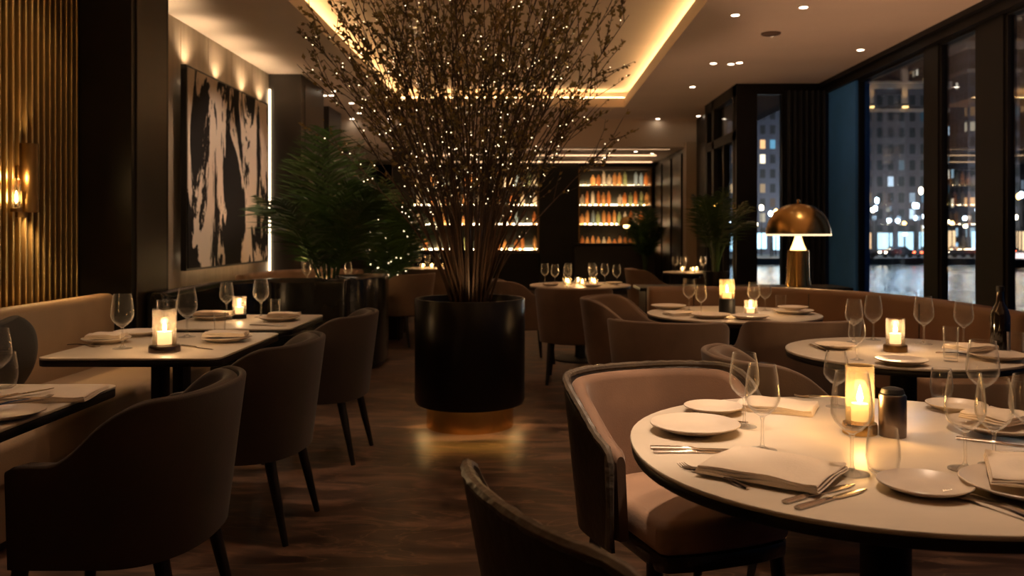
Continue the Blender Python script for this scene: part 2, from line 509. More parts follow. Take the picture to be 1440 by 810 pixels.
# window wall
bays = [(9.63, 8.00), (7.73, 7.07), (6.67, 4.45), (4.2, 2.0), (1.75, -0.3), (-0.5, -2.0)]
for i, (a, b) in enumerate(bays):
    c, w = (a + b) / 2, a - b
    p = struct('window_%d' % (i + 3), MB().box((XR + 0.06, c, 1.63), (0.012, w, 2.7)), M['pane'])
    f = MB()
    for y in (a - 0.02, b + 0.02): f.box((XR + 0.06, y, 1.63), (0.06, 0.04, 2.7))
    f.box((XR + 0.06, c, 2.965), (0.06, w, 0.03)); f.box((XR + 0.06, c, 0.3), (0.06, w, 0.05))
    struct('window_frame', f, M['blackmetal'], p)
posts = [(8.00, 7.73), (7.07, 6.67), (4.45, 4.2), (2.0, 1.75), (-0.3, -0.5)]
for i, (a, b) in enumerate(posts):
    mm = MB().box((XR + 0.06, (a + b) / 2, 1.6), (0.09, a - b, 3.0))
    struct('trim_%d' % (i + 4), mm, M['blackmetal'])
hd = MB().box((XR + 0.08, 4.25, 3.04), (0.24, 12.6, 0.14))
hd.box((XR - 0.06, 4.25, 3.075), (0.06, 12.6, 0.05))
struct('trim_9', hd, M['blackmetal'])
struct('wall_right_sill', MB().box((XR + 0.08, 4.25, 0.14), (0.24, 12.6, 0.28)), M['black'])

# dark curtain beside the far window
def curtain():
    mb = MB(); pts = []
    n = 60
    for k in range(n + 1):
        x = 3.17 + 0.5 * k / n
        pts.append((x, 10.50 + 0.035 * math.sin(k / n * 2 * PI * 7)))
    back = [(x, y + 0.008) for x, y in reversed(pts)]
    o = pts + back
    mb.rings([[(x, y, 0.02) for x, y in o], [(x, y, 3.0) for x, y in o]])
    return mb.build('curtain', pbr('curtain_cloth', (0.02, 0.024, 0.032), 0.9))
tag(curtain(), 'long black curtain hanging in folds by the blue window pillar', 'curtain')

# ------------------------------------------------------------------ brass slat panel, sconce, artwork
def slat_panel():
    root = empty('slat_panel', (-2.99, 4.8, 0))
    MB().box((-0.012, 0, 1.55), (0.02, 1.62, 3.1)).build('backing_board', pbr('dark_walnut', (0.025, 0.014, 0.007), 0.45, var=0.3, scale=3), root, False)
    s = MB()
    n = 26
    for k in range(n):
        s.box((0.022, -0.79 + 1.58 * k / (n - 1), 1.55), (0.042, 0.02, 3.1), bev=0.004)
    s.build('slats', pbr('brushed_brass', (0.86, 0.66, 0.33), 0.36, 1.0, var=0.1, scale=4), root)
    return root
tag(slat_panel(), 'wall panel of upright brass slats behind the beige banquette', 'wall panel')

def sconce():
    root = empty('wall_sconce', (-2.91, 4.98, 1.38))
    MB().box((-0.045, 0, 0.12), (0.02, 0.09, 0.3), bev=0.004).build('back_plate', M['oldbrass'], root)
    p = [(0.050, 0.04), (0.050, 0.40), (0.046, 0.40), (0.046, 0.04)]
    MB().lathe(p + [p[0]], 28).build('shade', M['oldbrass'], root)
    MB().lathe([(0.056, 0.0), (0.056, 0.075), (0.052, 0.075), (0.052, 0.0), (0.056, 0.0)], 28).build('collar', M['oldbrass'], root)
    MB().cyl((-0.005, -0.115, 0.02), 0.022, 0.17, 20, bev=0.006).build('side_candle_tube', M['amber'], root)
    MB().cyl((0, -0.07, 0.03), 0.008, 0.09, 10).lathe([(0.03, 0.0), (0.03, 0.02)], 16, (-0.005, -0.115, 0.0), (True, True)).build('arm', M['oldbrass'], root)
    MB().lathe([(0.001, 0.05), (0.012, 0.06), (0.012, 0.10), (0.001, 0.15)], 12).build('bulb', M['warm'], root)
    MB().lathe([(0.001, 0.05), (0.008, 0.065), (0.007, 0.09), (0.001, 0.12)], 10, (-0.005, -0.115, 0)).build('flame', M['flame'], root)
    light('sconce_down', 'SPOT', (0, 0, 0.0), 26, (1, .58, .22), 0.02, root, R(120), 0.8)
    light('sconce_up', 'SPOT', (0, 0, 0.41), 10, (1, .58, .22), 0.02, root, R(80), 0.8, rot=(PI, 0, 0))
    light('sconce_side', 'POINT', (0.02, -0.115, 0.2), 2.5, (1, .58, .22), 0.02, root)
    return root
tag(sconce(), 'brass cylinder wall sconce with glowing amber light on the slat panel', 'wall lamp')

def artwork():
    root = empty('abstract_painting', (-2.925, 8.4, 0.93))
    MB().box((0, 0, 0.88), (0.05, 2.3, 1.76), bev=0.003).build('frame', M['black'], root, False)
    MB().box((0.028, 0, 0.88), (0.008, 2.26, 1.72)).build('canvas', M['art'], root, False)
    st = MB()
    st.box((-0.06, 0, 1.66), (0.02, 1.8, 0.02)).box((-0.06, 0, 0.10), (0.02, 1.8, 0.02))
    st.build('back_light', emis('led_backlight', (1, .70, .40), 12.0), root, False)
    MB().box((-0.055, 0.6, 0.88), (0.06, 0.1, 1.2)).build('hanger', M['black'], root, False)
    return root
tag(artwork(), 'large abstract canvas of black ink splashes on pale ground', 'painting')

# ------------------------------------------------------------------ recessed lights
def downlight():
    root = empty('ceiling_downlight')
    MB().lathe([(0.048, 0.0), (0.048, -0.006), (0.034, -0.004), (0.034, 0.0)], 20, caps=(True, True)).build('trim_ring', M['ceil'], root)
    MB().cyl((0, 0, -0.0045), 0.032, 0.003, 16).build('lens', M['spot'], root)
    return root
PX = lambda u, v, z: ((u - 742) / 1200 * (CAMZ - z) * 1200 / (v - 325), (CAMZ - z) * 1200 / (v - 325))
dls = [(1130, 10, 3.1, 'above the window table'), (1034, 21, 3.1, 'between the cove and the window table'), (1085, 50, 3.1, 'just below the round ceiling detector'),
       (1003, 89, 3.1, 'single one nearer the cove in the row by the lobby'), (1028, 90, 3.1, 'first of the close pair near the lobby'), (1040, 88, 3.1, 'second of the close pair near the lobby'),
       (1210, 70, 3.1, 'alone beside the window header'), (974, 122, 3.1, 'just in front of the glazed lobby'), (982, 163, 3.1, 'beside the lobby transom'),
       (925, 174, 3.1, 'in front of the rear beam'), (470, 128, 3.1, 'farther of the pair over the dark banquette'), (456, 134, 3.1, 'apart from the pair over the dark banquette'),
       (466, 134, 3.1, 'nearer of the pair over the dark banquette'), (494, 145, 3.1, 'over the palm crown'), (505, 159, 3.1, 'behind the palm crown'),
       (495, 187, 3.1, 'by the slim dark column'), (547, 187, 3.1, 'next to the dark square column')]
for u, v, z, w in dls:
    x, y = PX(u, v, z)
    if y > 13.9: y = 13.9; x = (u - 742) / 1200 * y
    place('dl', downlight, (x, y, z), 0, 'small round recessed downlight ' + w, 'ceiling light', 'recessed ceiling downlights')
for u, v, w in [(894, 213, 'over the bar tables, first'), (917, 216, 'over the bar tables, second'), (850, 221, 'close to the bar shelves')]:
    x, y = PX(u, v, 2.75)
    place('dl', downlight, (x, min(y, 18.4), 2.75), 0, 'tiny recessed downlight in the lower rear ceiling ' + w, 'ceiling light', 'recessed ceiling downlights')
x, y = PX(1085, 46, 3.1)
det = MB().lathe([(0.0, -0.022), (0.05, -0.022), (0.085, -0.012), (0.09, 0.0)], 28, (x, y + 0.02, 3.1), (True, True)).build('ceiling_detector', pbr('detector_bronze', (0.16, 0.10, 0.07), 0.5))
tag(det, 'round bronze detector disc on the ceiling', 'detector')

def spot(x, y, z, power, ang=70, col=(1, .71, .48), size=0.05, blend=0.6):
    return light('spot_beam', 'SPOT', (x, y, z), power, col, size, None, R(ang), blend)

def bar_light(x0, x1, y, z, e):
    o = MB().box(((x0 + x1) / 2, y, z), (x1 - x0, 0.05, 0.015)).build('linear_ceiling_light', e, None, False)
    return o
lin = emis('linear_warm', (1, .58, .3), 2.6)
tag(bar_light(-2.4, 2.55, 15.3, 2.742, lin), 'long warm light line across the rear ceiling just past the beam', 'ceiling light', 'warm light lines of the rear ceiling')
tag(bar_light(-2.4, 2.5, 16.6, 2.742, lin), 'long warm light line midway between the beam and the bar shelves', 'ceiling light', 'warm light lines of the rear ceiling')
tag(bar_light(-2.4, 2.65, 18.2, 2.742, lin), 'long warm light line just above the bar shelves', 'ceiling light', 'warm light lines of the rear ceiling')

# ------------------------------------------------------------------ banquettes
def offset_path(pts, d):
    out = []
    n = len(pts)
    for i in range(n):
        a = Vector(pts[max(i - 1, 0)]); b = Vector(pts[min(i + 1, n - 1)])
        t = (b - a).normalized()
        out.append((pts[i][0] - t.y * d, pts[i][1] + t.x * d))
    return out

def smooth_path(ctrl, sub=10):
    """Catmull-Rom through 2D points"""
    P = [Vector(p) for p in ctrl]
    P = [2 * P[0] - P[1]] + P + [2 * P[-1] - P[-2]]
    out = []
    for i in range(1, len(P) - 2):
        for k in range(sub):
            t = k / sub
            a, b, c, d = P[i - 1], P[i], P[i + 1], P[i + 2]
            out.append(tuple(0.5 * ((2 * b) + (c - a) * t + (2 * a - 5 * b + 4 * c - d) * t * t + (3 * b - a - 3 * c + d) * t ** 3)))
    out.append(tuple(P[-2]))
    return out

def sweep_wall(path, prof, ends=0.03):
    """profile [(offset, z)] swept along a 2D path, ends rounded off"""
    mb = MB()
    n = len(path)
    L = [0]
    for a, b in zip(path, path[1:]): L.append(L[-1] + (Vector(b) - Vector(a)).length)
    cu = sum(p[0] for p in prof) / len(prof); cz = sum(p[1] for p in prof) / len(prof)
    hu = max(abs(p[0] - cu) for p in prof)
    rings = []
    def frame(i):
        a = Vector(path[max(i - 1, 0)]); b = Vector(path[min(i + 1, n - 1)])
        t = (b - a).normalized()
        return Vector(path[i]), t, Vector((-t.y, t.x))
    def ring(i, along, k):
        p, t, q = frame(i)
        sh = ends * (1 - k)
        r = []
        for (u, z) in prof:
            uu = cu + (u - cu) * max(0.05, (hu - sh) / hu); zz = cz + (z - cz) * (1 - sh / max(0.1, max(abs(w[1] - cz) for w in prof)))
            w = p + q * uu + t * along
            r.append((w.x, w.y, zz))
        return r
    for k in (0.0, 0.3, 0.6, 0.85):
        rings.append(ring(0, -ends * math.sqrt(max(0, 1 - k * k)) if k else -ends, k))
    for i in range(n): rings.append(ring(i, 0, 1))
    for k in (0.85, 0.6, 0.3, 0.0):
        rings.append(ring(n - 1, ends * math.sqrt(max(0, 1 - k * k)) if k else ends, k))
    return mb.rings(rings)

def round_prof(u0, u1, z0, z1, r, lean=0.0):
    pts = []
    for k in range(6):
        a = PI / 2 * k / 5
        pts.append((u0 + r - r * math.cos(a), z1 - r + r * math.sin(a)))
    for k in range(6):
        a = PI / 2 * k / 5
        pts.append((u1 - r + r * math.sin(a), z1 - r + r * math.cos(a)))
    pts += [(u1, z0), (u0, z0)]
    return [(u + lean * (z - z0) / (z1 - z0), z) for u, z in pts]

def banquette(name, back_path, side, mat, zt=0.86, depth=0.6, seat_z=0.46, label='', seams=(), base_mat=None, back_t=0.13, seat_path=None):
    root = empty(name, (back_path[0][0], back_path[0][1], 0))
    ox, oy = back_path[0]
    loc = [(p[0] - ox, p[1] - oy) for p in back_path]
    s = side
    f = lambda u0, u1: (min(u0 * s, u1 * s), max(u0 * s, u1 * s))
    sweep_wall(loc, round_prof(*f(0, back_t), 0.06, zt, 0.04, 0)).build('backrest', mat, root)
    sp = [(p[0] - ox, p[1] - oy) for p in seat_path] if seat_path else loc
    sweep_wall(sp, round_prof(*f(back_t + 0.004, depth), 0.30, seat_z, 0.045)).build('seat', mat, root)
    sweep_wall(sp, round_prof(*f(back_t + 0.02, depth - 0.03), 0.06, 0.294, 0.01), 0.01).build('front_panel', mat, root)
    sweep_wall(sp, round_prof(*f(0.03, depth - 0.08), 0.0, 0.06, 0.005), 0.005).build('plinth', base_mat or M['black'], root)
    if seams:
        mb = MB()
        for t in seams:
            i = min(len(loc) - 2, int(t * (len(loc) - 1)))
            p = Vector(loc[i]); d = (Vector(loc[i + 1]) - Vector(loc[i])).normalized(); q = Vector((-d.y, d.x)) * s
            w = p + q * (back_t + 0.001)
            mb.tube([(w.x, w.y, seat_z - 0.01), (w.x, w.y, zt - 0.04), ((p + q * (back_t - 0.035)).x, (p + q * (back_t - 0.035)).y, zt + 0.001)], 0.004, 6)
        mb.build('seam', M['tan'] if mat is not M['tan'] else M['leather'], root)
    return root

bq = banquette('banquette', smooth_path([(-2.75, 1.2), (-2.75, 2.6), (-2.75, 4.0), (-2.75, 5.40)], 6), -1, M['beige'], 0.875, 0.74, seams=(0.5,))
tag(bq, 'long beige leather banquette along the brass slat wall', 'banquette')
dk = banquette('banquette', smooth_path([(-2.56, 5.75), (-2.58, 6.4), (-2.56, 6.95), (-2.30, 7.42), (-1.9, 7.52), (-1.58, 7.50)], 8), -1, M['blackleather'], 0.86, 0.58,
               base_mat=M['black'])
tag(dk, 'black glossy leather banquette under the ink painting', 'banquette')
# rounded black end of the booth
def booth_end():
    root = empty('booth_end', (-1.62, 7.72, 0))
    pts = smooth_path([(-0.02, -0.10), (0.16, 0.02), (0.26, 0.30), (0.24, 0.75), (0.12, 1.2)], 8)
    sweep_wall(pts, round_prof(0.0, 0.14, 0.05, 0.88, 0.06), 0.05).build('curved_back', M['blackleather'], root)
    sweep_wall(pts, round_prof(0.03, 0.11, 0.0, 0.05, 0.005), 0.005).build('plinth', M['black'], root)
    return root
tag(booth_end(), 'tall curved black leather wing closing the booth beside the aisle', 'booth divider')
bb = banquette('banquette', smooth_path([(-2.95, 8.6), (-2.9, 9.5), (-2.6, 9.95), (-2.0, 10.0), (-1.9, 9.9)], 8), -1, M['tan'], 0.83, 0.55)
tag(bb, 'brown leather booth seat behind the black banquette, below the upright light strip', 'banquette')
rb_path = smooth_path([(0.98, 6.84), (1.5, 6.86), (2.0, 6.74), (2.42, 6.35), (2.66, 5.75), (2.74, 5.2), (2.76, 4.6)], 8)
rb = banquette('banquette', rb_path, -1, M['tan'], 0.83, 0.56, seams=(0.12, 0.42, 0.72))
tag(rb, 'curved tan leather banquette wrapping the round tables by the windows', 'banquette')

# console behind the tan banquette
def console():
    root = empty('console', (1.85, 7.45, 0))
    MB().box((0, 0, 0.775), (1.8, 0.5, 0.03), bev=0.005).build('console_top', M['black'], root)
    MB().box((0, 0, 0.41), (1.7, 0.42, 0.70)).build('carcass', M['darkpanel'], root, False)
    for k in range(3):
        MB().box((-0.56 + 0.56 * k, -0.215, 0.42), (0.54, 0.012, 0.64), bev=0.003).build('door', M['darkpanel'], root)
    MB().box((0, 0, 0.03), (1.6, 0.36, 0.06)).build('plinth', M['black'], root, False)
    return root
tag(console(), 'low black console behind the curved tan banquette, carrying the brass lamp', 'console')

def mushroom_lamp():
    root = empty('table_lamp', (2.33, 7.35, 0.79))
    prof = [(0.272, 0.452), (0.268, 0.50), (0.245, 0.575), (0.20, 0.645), (0.13, 0.695), (0.06, 0.715), (0.012, 0.72)]
    inner = [(r - 0.004, z - 0.004) for r, z in reversed(prof)]
    MB().lathe(prof + [(0.004, 0.715)] + inner, 48).build('lamp_shade', M['brass'], root)
    MB().lathe([(0.274, 0.440), (0.274, 0.456), (0.262, 0.456), (0.262, 0.440), (0.274, 0.440)], 48).build('rim', emis('lit_rim', (1, .74, .42), 1.6), root)
    MB().lathe([(0.105, 0.0), (0.105, 0.02), (0.095, 0.06), (0.092, 0.30), (0.088, 0.315), (0.001, 0.316)], 32, caps=(True, False)).build('base', M['brass'], root)
    MB().lathe([(0.068, 0.317), (0.05, 0.36), (0.03, 0.42), (0.018, 0.47), (0.001, 0.475)], 24, caps=(True, False)).build('glowing_cone', emis('lamp_cone', (1, .58, .2), 5.0), root)
    MB().lathe([(0.001, 0.757), (0.012, 0.748), (0.014, 0.735), (0.008, 0.72)], 16).build('finial', M['brass'], root)
    light('lamp_glow', 'POINT', (0, 0, 0.53), 12, (1, .6, .25), 0.04, root)
    return root
tag(mushroom_lamp(), 'brass mushroom table lamp glowing on the console by the windows', 'table lamp')

# ------------------------------------------------------------------ chairs (face +X, seat centre over the root)
def chair_path(W, xf, xb, n=44, power=2.4):
    """plan of the shell from one arm front round the back to the other"""
    pts = []
    na = 10
    xm = xb * 0.25
    for k in range(na): pts.append((xf + (xm - xf) * k / na, W))
    for k in range(n + 1):
        a = PI / 2 + PI * k / n
        c, s = math.cos(a), math.sin(a)
        pts.append((xm + (xm - xb) * math.copysign(abs(c) ** (2 / power), c), W * math.copysign(abs(s) ** (2 / power), s)))
    for k in range(1, na + 1): pts.append((xm + (xf - xm) * k / na, -W))
    return pts

def make_chair(mat_in, mat_out, mat_seat, W=0.29, xf=0.21, xb=-0.30, z_arm=0.635, z_back=0.80, z_bot=0.345, pip=None, name='armchair',
               rise=(0.02, -0.24), cut=None, flare=0.05, seat_z=0.47, sf=None):
    sf = xf if sf is None else sf
    root = empty(name)
    path = chair_path(W, xf, xb)
    if cut is not None:
        path = [p for p in path if p[0] < cut]
    n = len(path)
    def sm(t): t = max(0, min(1, t)); return t * t * (3 - 2 * t)
    def height(p):
        return z_arm + (z_back - z_arm) * sm((rise[0] - p[0]) / (rise[0] - rise[1]))
    def rings(o0, o1, zlow, dz, rnd_r):
        rg = []
        for i, p in enumerate(path):
            a = Vector(path[max(i - 1, 0)]); b = Vector(path[min(i + 1, n - 1)])
            t = (b - a).normalized(); q = Vector((t.y, -t.x))      # q points outward
            if q.dot(Vector(p) - Vector((xf * 0.3, 0))) < 0: q = -q
            zt = height(p) - dz
            fl = lambda z: flare * sm((0.1 - p[0]) / 0.35) * max(0, (z - z_bot)) / (z_back - z_bot) + 0.015 * (z - z_bot) / 0.3
            e = min(i, n - 1 - i)
            sh = {0: 0.55, 1: 0.85}.get(e, 1.0)
            mid = (o0 + o1) / 2
            u0 = mid + (o0 - mid) * sh; u1 = mid + (o1 - mid) * sh
            top = zt - (0.02 if e == 0 else 0.006 if e == 1 else 0)
            sec = [(u0, zlow), (u0, (zlow + top) / 2), (u0, top - rnd_r)]
            for k in range(1, 6):
                an = PI * k / 6
                sec.append((mid + (u0 - mid) * math.cos(an), top - rnd_r + rnd_r * math.sin(an)))
            sec += [(u1, top - rnd_r), (u1, (zlow + top) / 2), (u1, zlow)]
            r = []
            for (u, z) in sec:
                w = Vector(p) + q * (u + fl(z))
                r.append((w.x, w.y, z))
            rg.append(r)
        return rg
    MB().rings(rings(0.0, 0.022, z_bot, 0.0, 0.011)).build('shell', mat_out, root)
    MB().rings(rings(-0.052, -0.001, z_bot + 0.03, 0.004 if cut is None else 0.055, 0.024)).build('padded_back', mat_in, root)
    if pip is not None:
        tp = []
        for rr in rings(0.0, 0.022, z_bot, -0.004, 0.011): tp.append(Vector(rr[5]))
        first = [Vector((tp[0].x + 0.004, tp[0].y, z_bot + 0.02)), Vector((tp[0].x + 0.008, tp[0].y, (z_bot + tp[0].z) / 2)), Vector((tp[0].x + 0.004, tp[0].y, tp[0].z - 0.03))]
        last = [Vector((p.x, -p.y, p.z)) for p in reversed(first)]
        full = first + tp + last
        rd = [0.013 * (1 + 0.12 * math.sin(i * 2.7)) for i in range(len(full))]
        MB().tube(full, rd, 8).build('piping', pip, root)
    inner = []
    pp = [q for q in path if q[0] < xf - 0.01]
    for p in pp:
        v = Vector(p)
        inner.append((v.x * 0.86 if v.x < 0 else v.x, v.y * (W - 0.058) / W))
    fr = [(sf + 0.05, -(W - 0.08)), (sf + 0.068, -0.1), (sf + 0.07, 0.0), (sf + 0.068, 0.1), (sf + 0.05, W - 0.08)]
    outl = inner + [(sf + 0.02, -(W - 0.055))] + fr + [(sf + 0.02, W - 0.055)]
    MB().slab(outl, 0.375, seat_z, 0.028, 4).build('seat', mat_seat, root)
    MB().slab([(x * 0.97, y * 0.98) for x, y in outl], 0.325, 0.374, 0.012, 2).build('seat_frame', mat_out, root)
    for (x, y) in ((0.19, 0.2), (0.19, -0.2), (-0.2, 0.19), (-0.2, -0.19)):
        bx, by = x + (0.03 if x > 0 else -0.075), y * 1.13
        MB().tube([(x, y, 0.34), ((x + bx) / 2, (y + by) / 2, 0.17), (bx, by, 0.0)], [0.024, 0.019, 0.013], 10).build('leg', M['leg'], root)
    return root

mk_dark = lambda: make_chair(M['velvet_dark'], M['velvet_dark'], M['velvet_dark'], W=0.285, xf=0.17, xb=-0.27, flare=0.035, z_back=0.81, rise=(0.06, -0.2))
mk_brown = lambda: make_chair(M['velvet'], M['leather'], pbr('seat_velvet', (0.34, 0.20, 0.125), 0.75, var=0.1, scale=6, sheen=0.2, bump=0.1, bscale=200), W=0.275, xf=0.10, xb=-0.28, z_arm=0.645, z_back=0.80, pip=M['piping'], rise=(0.08, -0.2), flare=0.03, sf=0.21)
mk_grey = lambda: make_chair(M['greyvelvet'], M['greyvelvet'], M['greyvelvet'], W=0.268, xb=-0.28, z_arm=0.62, z_back=0.80, rise=(0.12, -0.2), flare=0.035)
mk_near = lambda: make_chair(M['leather'], M['leather'], M['leather'], W=0.36, xf=0.2, xb=-0.30, z_arm=0.70, z_back=0.80, pip=M['piping'], rise=(-0.19, -0.27), cut=-0.215, name='dining_chair', flare=0.06)

place('ch_dark', mk_dark, (-1.25, 2.63, 0), PI, 'dark brown armchair at the banquette table in front, beside the camera', 'chair', 'dark armchairs along the banquette')
place('ch_dark', mk_dark, (-1.24, 3.67, 0), PI - 0.05, 'dark brown armchair between the other two along the banquette', 'chair', 'dark armchairs along the banquette')
place('ch_dark', mk_dark, (-1.21, 4.86, 0), PI - 0.05, 'dark brown armchair at the banquette table beside the black booth wing', 'chair', 'dark armchairs along the banquette')
place('ch_brown', mk_brown, (0.48, 2.64, 0), R(-70), 'brown velvet armchair with leather piping, turned toward the large round table', 'chair')
place('ch_near', mk_near, (0.31, 1.61, 0), R(25), 'black leather chair with wrinkled piping, its back to the camera', 'chair')
place('ch_grey', mk_grey, (0.80, 4.72, 0), R(68), 'wide grey-brown armchair, back to camera, on the planter side of the round banquette table', 'chair', 'grey-brown armchairs by the round tables')
place('ch_grey', mk_grey, (1.47, 4.77, 0), R(97), 'grey-brown armchair with its back to camera beside the window table', 'chair', 'grey-brown armchairs by the round tables')
place('ch_grey', mk_grey, (1.05, 3.32, 0), R(6), 'tan-grey armchair seen from its side, facing the window table', 'chair', 'grey-brown armchairs by the round tables')
place('ch_grey', mk_grey, (0.74, 6.05, 0), R(-22), 'armchair with open seat facing the round table below the brass lamp', 'chair', 'grey-brown armchairs by the round tables')
place('ch_grey', mk_grey, (0.40, 7.28, 0), R(84), 'brown armchair with its back to camera at the candlelit middle table', 'chair', 'armchairs at the middle table')
place('ch_grey', mk_grey, (-0.02, 8.30, 0), R(15), 'armchair on the planter side of the candlelit middle table', 'chair', 'armchairs at the middle table')
place('ch_grey', mk_grey, (-1.42, 9.62, 0), R(150), 'pale armchair beside the planter, facing the booth', 'chair')
place('ch_grey', mk_grey, (-1.28, 10.9, 0), R(80), 'tan armchair half hidden by the planter twigs, at the far candle table', 'chair')
place('ch_grey', mk_grey, (1.58, 10.7, 0), R(5), 'small pinkish armchair at the lobby table', 'chair')

# ------------------------------------------------------------------ tables
TZ = 0.74
def round_table(name, x, y, r, n=2.0, ped=0.06, label='', top=None):
    root = empty(name, (x, y, 0))
    o = superell(r, n)
    MB().slab(o, TZ - 0.012, TZ, 0.004, 2).build('table_top', top or M['stone'], root)
    e = MB().slab([(a * 0.995, b * 0.995) for a, b in o], TZ - 0.036, TZ - 0.0125, 0.006, 2)
    e.build('edge_band', M['black'], root)
    MB().lathe([(ped * 2.4, 0.66), (ped * 2.4, 0.703)], 28, caps=(True, True)).build('top_plate', M['blackmetal'], root)
    MB().lathe([(ped * 1.15, 0.02), (ped, 0.08), (ped, 0.66)], 28, caps=(True, True)).build('pedestal', M['blackmetal'], root)
    MB().lathe([(r * 0.52, 0.0), (r * 0.52, 0.012), (r * 0.48, 0.02), (0.0, 0.03)], 36, caps=(True, False)).build('foot_plate', M['blackmetal'], root)
    tag(root, label, 'table')
    return root
def rect_table(name, x0, x1, y0, y1, label):
    root = empty(name, ((x0 + x1) / 2, (y0 + y1) / 2, 0))
    w, d = x1 - x0, y1 - y0
    o = rrect(w, d, 0.05)
    MB().slab(o, TZ - 0.010, TZ, 0.003, 2).build('table_top', M['stone'], root)
    MB().slab([(a * 0.998, b * 0.998) for a, b in o], TZ - 0.038, TZ - 0.0105, 0.004, 2).build('edge_band', M['black'], root)
    for sx in (-0.5, 0.5):
        MB().box((sx * 0.10, 0, 0.36), (0.05, 0.10, 0.68), bev=0.006).build('pedestal', M['blackmetal'], root)
    MB().box((0, 0, 0.012), (w * 0.45, d * 0.42, 0.022), bev=0.006).build('foot_plate', M['blackmetal'], root)
    tag(root, label, 'table')
    return root
round_table('round_table', 0.885, 2.11, 0.625, 2.2, 0.06, 'large round dining table with pale top and black edge, the one before the camera')
round_table('round_table', 1.66, 3.77, 0.50, 2.0, 0.055, 'round table between the largest one and the tan banquette, in front of the window')
round_table('round_table', 1.325, 5.50, 0.55, 2.0, 0.06, 'round table with pale top in the curve of the tan banquette')
round_table('round_table', 0.52, 8.45, 0.50, 2.0, 0.05, 'round candlelit table in the middle of the room before the bar')
round_table('round_table', -1.37, 12.2, 0.48, 2.0, 0.05, 'far round table with candles behind the planter twigs')
round_table('round_table', -2.05, 8.75, 0.38, 2.0, 0.05, 'small round table inside the booth behind the black banquette')
round_table('round_table', 2.12, 11.1, 0.36, 2.0, 0.05, 'small table with glasses beside the glazed lobby')
rect_table('dining_table', -2.12, -1.41, 2.02, 2.96, 'rectangular table at the beige banquette, cut by the picture edge')
rect_table('dining_table', -2.06, -1.29, 3.56, 4.46, 'rectangular table with a hurricane candle at the beige banquette')
rect_table('dining_table', -2.06, -1.29, 4.64, 5.42, 'rectangular table with a small candle before the black banquette')

# ------------------------------------------------------------------ tableware makers (origin at the base)
def wine_glass(h=0.215, rmax=0.043, rim=0.033, foot=0.036, stem=0.085):
    b = h - stem
    o = [(0.0, 0.0), (foot, 0.0), (foot, 0.0015), (foot * 0.5, 0.005), (0.006, 0.011), (0.0038, 0.02), (0.0035, stem - 0.012), (0.006, stem - 0.002),
         (rmax * 0.45, stem + b * 0.06), (rmax * 0.8, stem + b * 0.18), (rmax * 0.97, stem + b * 0.30), (rmax, stem + b * 0.38), (rmax * 0.985, stem + b * 0.5),
         (rmax * 0.9, stem + b * 0.75), (rim, h)]
    k = 8
    bo = [(0.0, stem - 0.001)] + [(0.006, stem - 0.001)] + o[k:]
    bi = [(max(r - 0.0016, 0.0), z + (0.0 if z > stem + b * 0.3 else 0.002)) for r, z in reversed(o[k:])]
    root = empty('wine_glass')
    MB().lathe(bo + bi + [(0.0, stem + b * 0.05)], 32).build('bowl', M['glass'], root)
    MB().lathe(o[:k] + [(0.0, stem - 0.002)], 24).build('stem', M['glass_rod'], root)
    return root
def tumbler(h=0.10, r=0.036, rim=0.030, name='stemless_glass'):
    o = [(0.0, 0.0), (r * 0.62, 0.0), (r * 0.85, h * 0.06), (r, h * 0.35), (r * 0.97, h * 0.6), (rim, h)]
    i = [(max(a - 0.0018, 0), z + (0.006 if z < h * 0.2 else 0)) for a, z in reversed(o[1:])]
    return MB().lathe(o + i + [(0.0, 0.007)], 32).build(name, M['glass'])
def highball(h=0.14, r=0.030):
    o = [(0.0, 0.0), (r * 0.88, 0.0), (r * 0.9, 0.004), (r, h)]
    i = [(r - 0.002, h), (r * 0.9 - 0.002, 0.012), (0.0, 0.012)]
    return MB().lathe(o + i, 32).build('highball_glass', M['glass'])
def plate(r=0.12, h=0.024):
    p = [(0.0, 0.0), (r * 0.50, 0.0), (r * 0.53, 0.004), (r * 0.72, 0.008), (r * 0.97, h * 0.86), (r, h - .001), (r * 1.0, h + 0.001), (r * 0.985, h + 0.002), (r * 0.94, h - .001), (r * 0.74, 0.013), (r * 0.66, 0.010), (r * 0.3, 0.009), (0.0, 0.009)]
    return MB().lathe(p, 48).build('plate', M['china'])
def napkin(w=0.26, d=0.19, layers=3):
    mb = MB()
    z = 0.0
    for k in range(layers):
        t = 0.006
        ww, dd = w * (1 - 0.015 * k), d * (1 - 0.02 * k)
        n = 14
        rg = []
        for s in range(n + 1):
            y = -dd / 2 + dd * s / n
            def zz(x): return 0.0022 * math.sin(7 * x / w + s * 0.5 + k) + 0.0015 * math.sin(13 * x / w)
            xs = [-ww / 2 + ww * q / 10 for q in range(11)]
            lo = [(x, y, z + (0 if k == 0 else zz(x) + 0.0008)) for x in xs]
            hi = [(x, y, z + t + zz(x) + (0.003 if q in (0, 10) else 0) * 0) for q, x in enumerate(xs)]
            rg.append(lo + [(ww / 2 + 0.003, y, z + t / 2 + zz(ww / 2))] + hi[::-1] + [(-ww / 2 - 0.003, y, z + t / 2 + zz(-ww / 2))])
        mb.rings(rg)
        z += t
    return mb.build('napkin', M['linen'], angle=60)
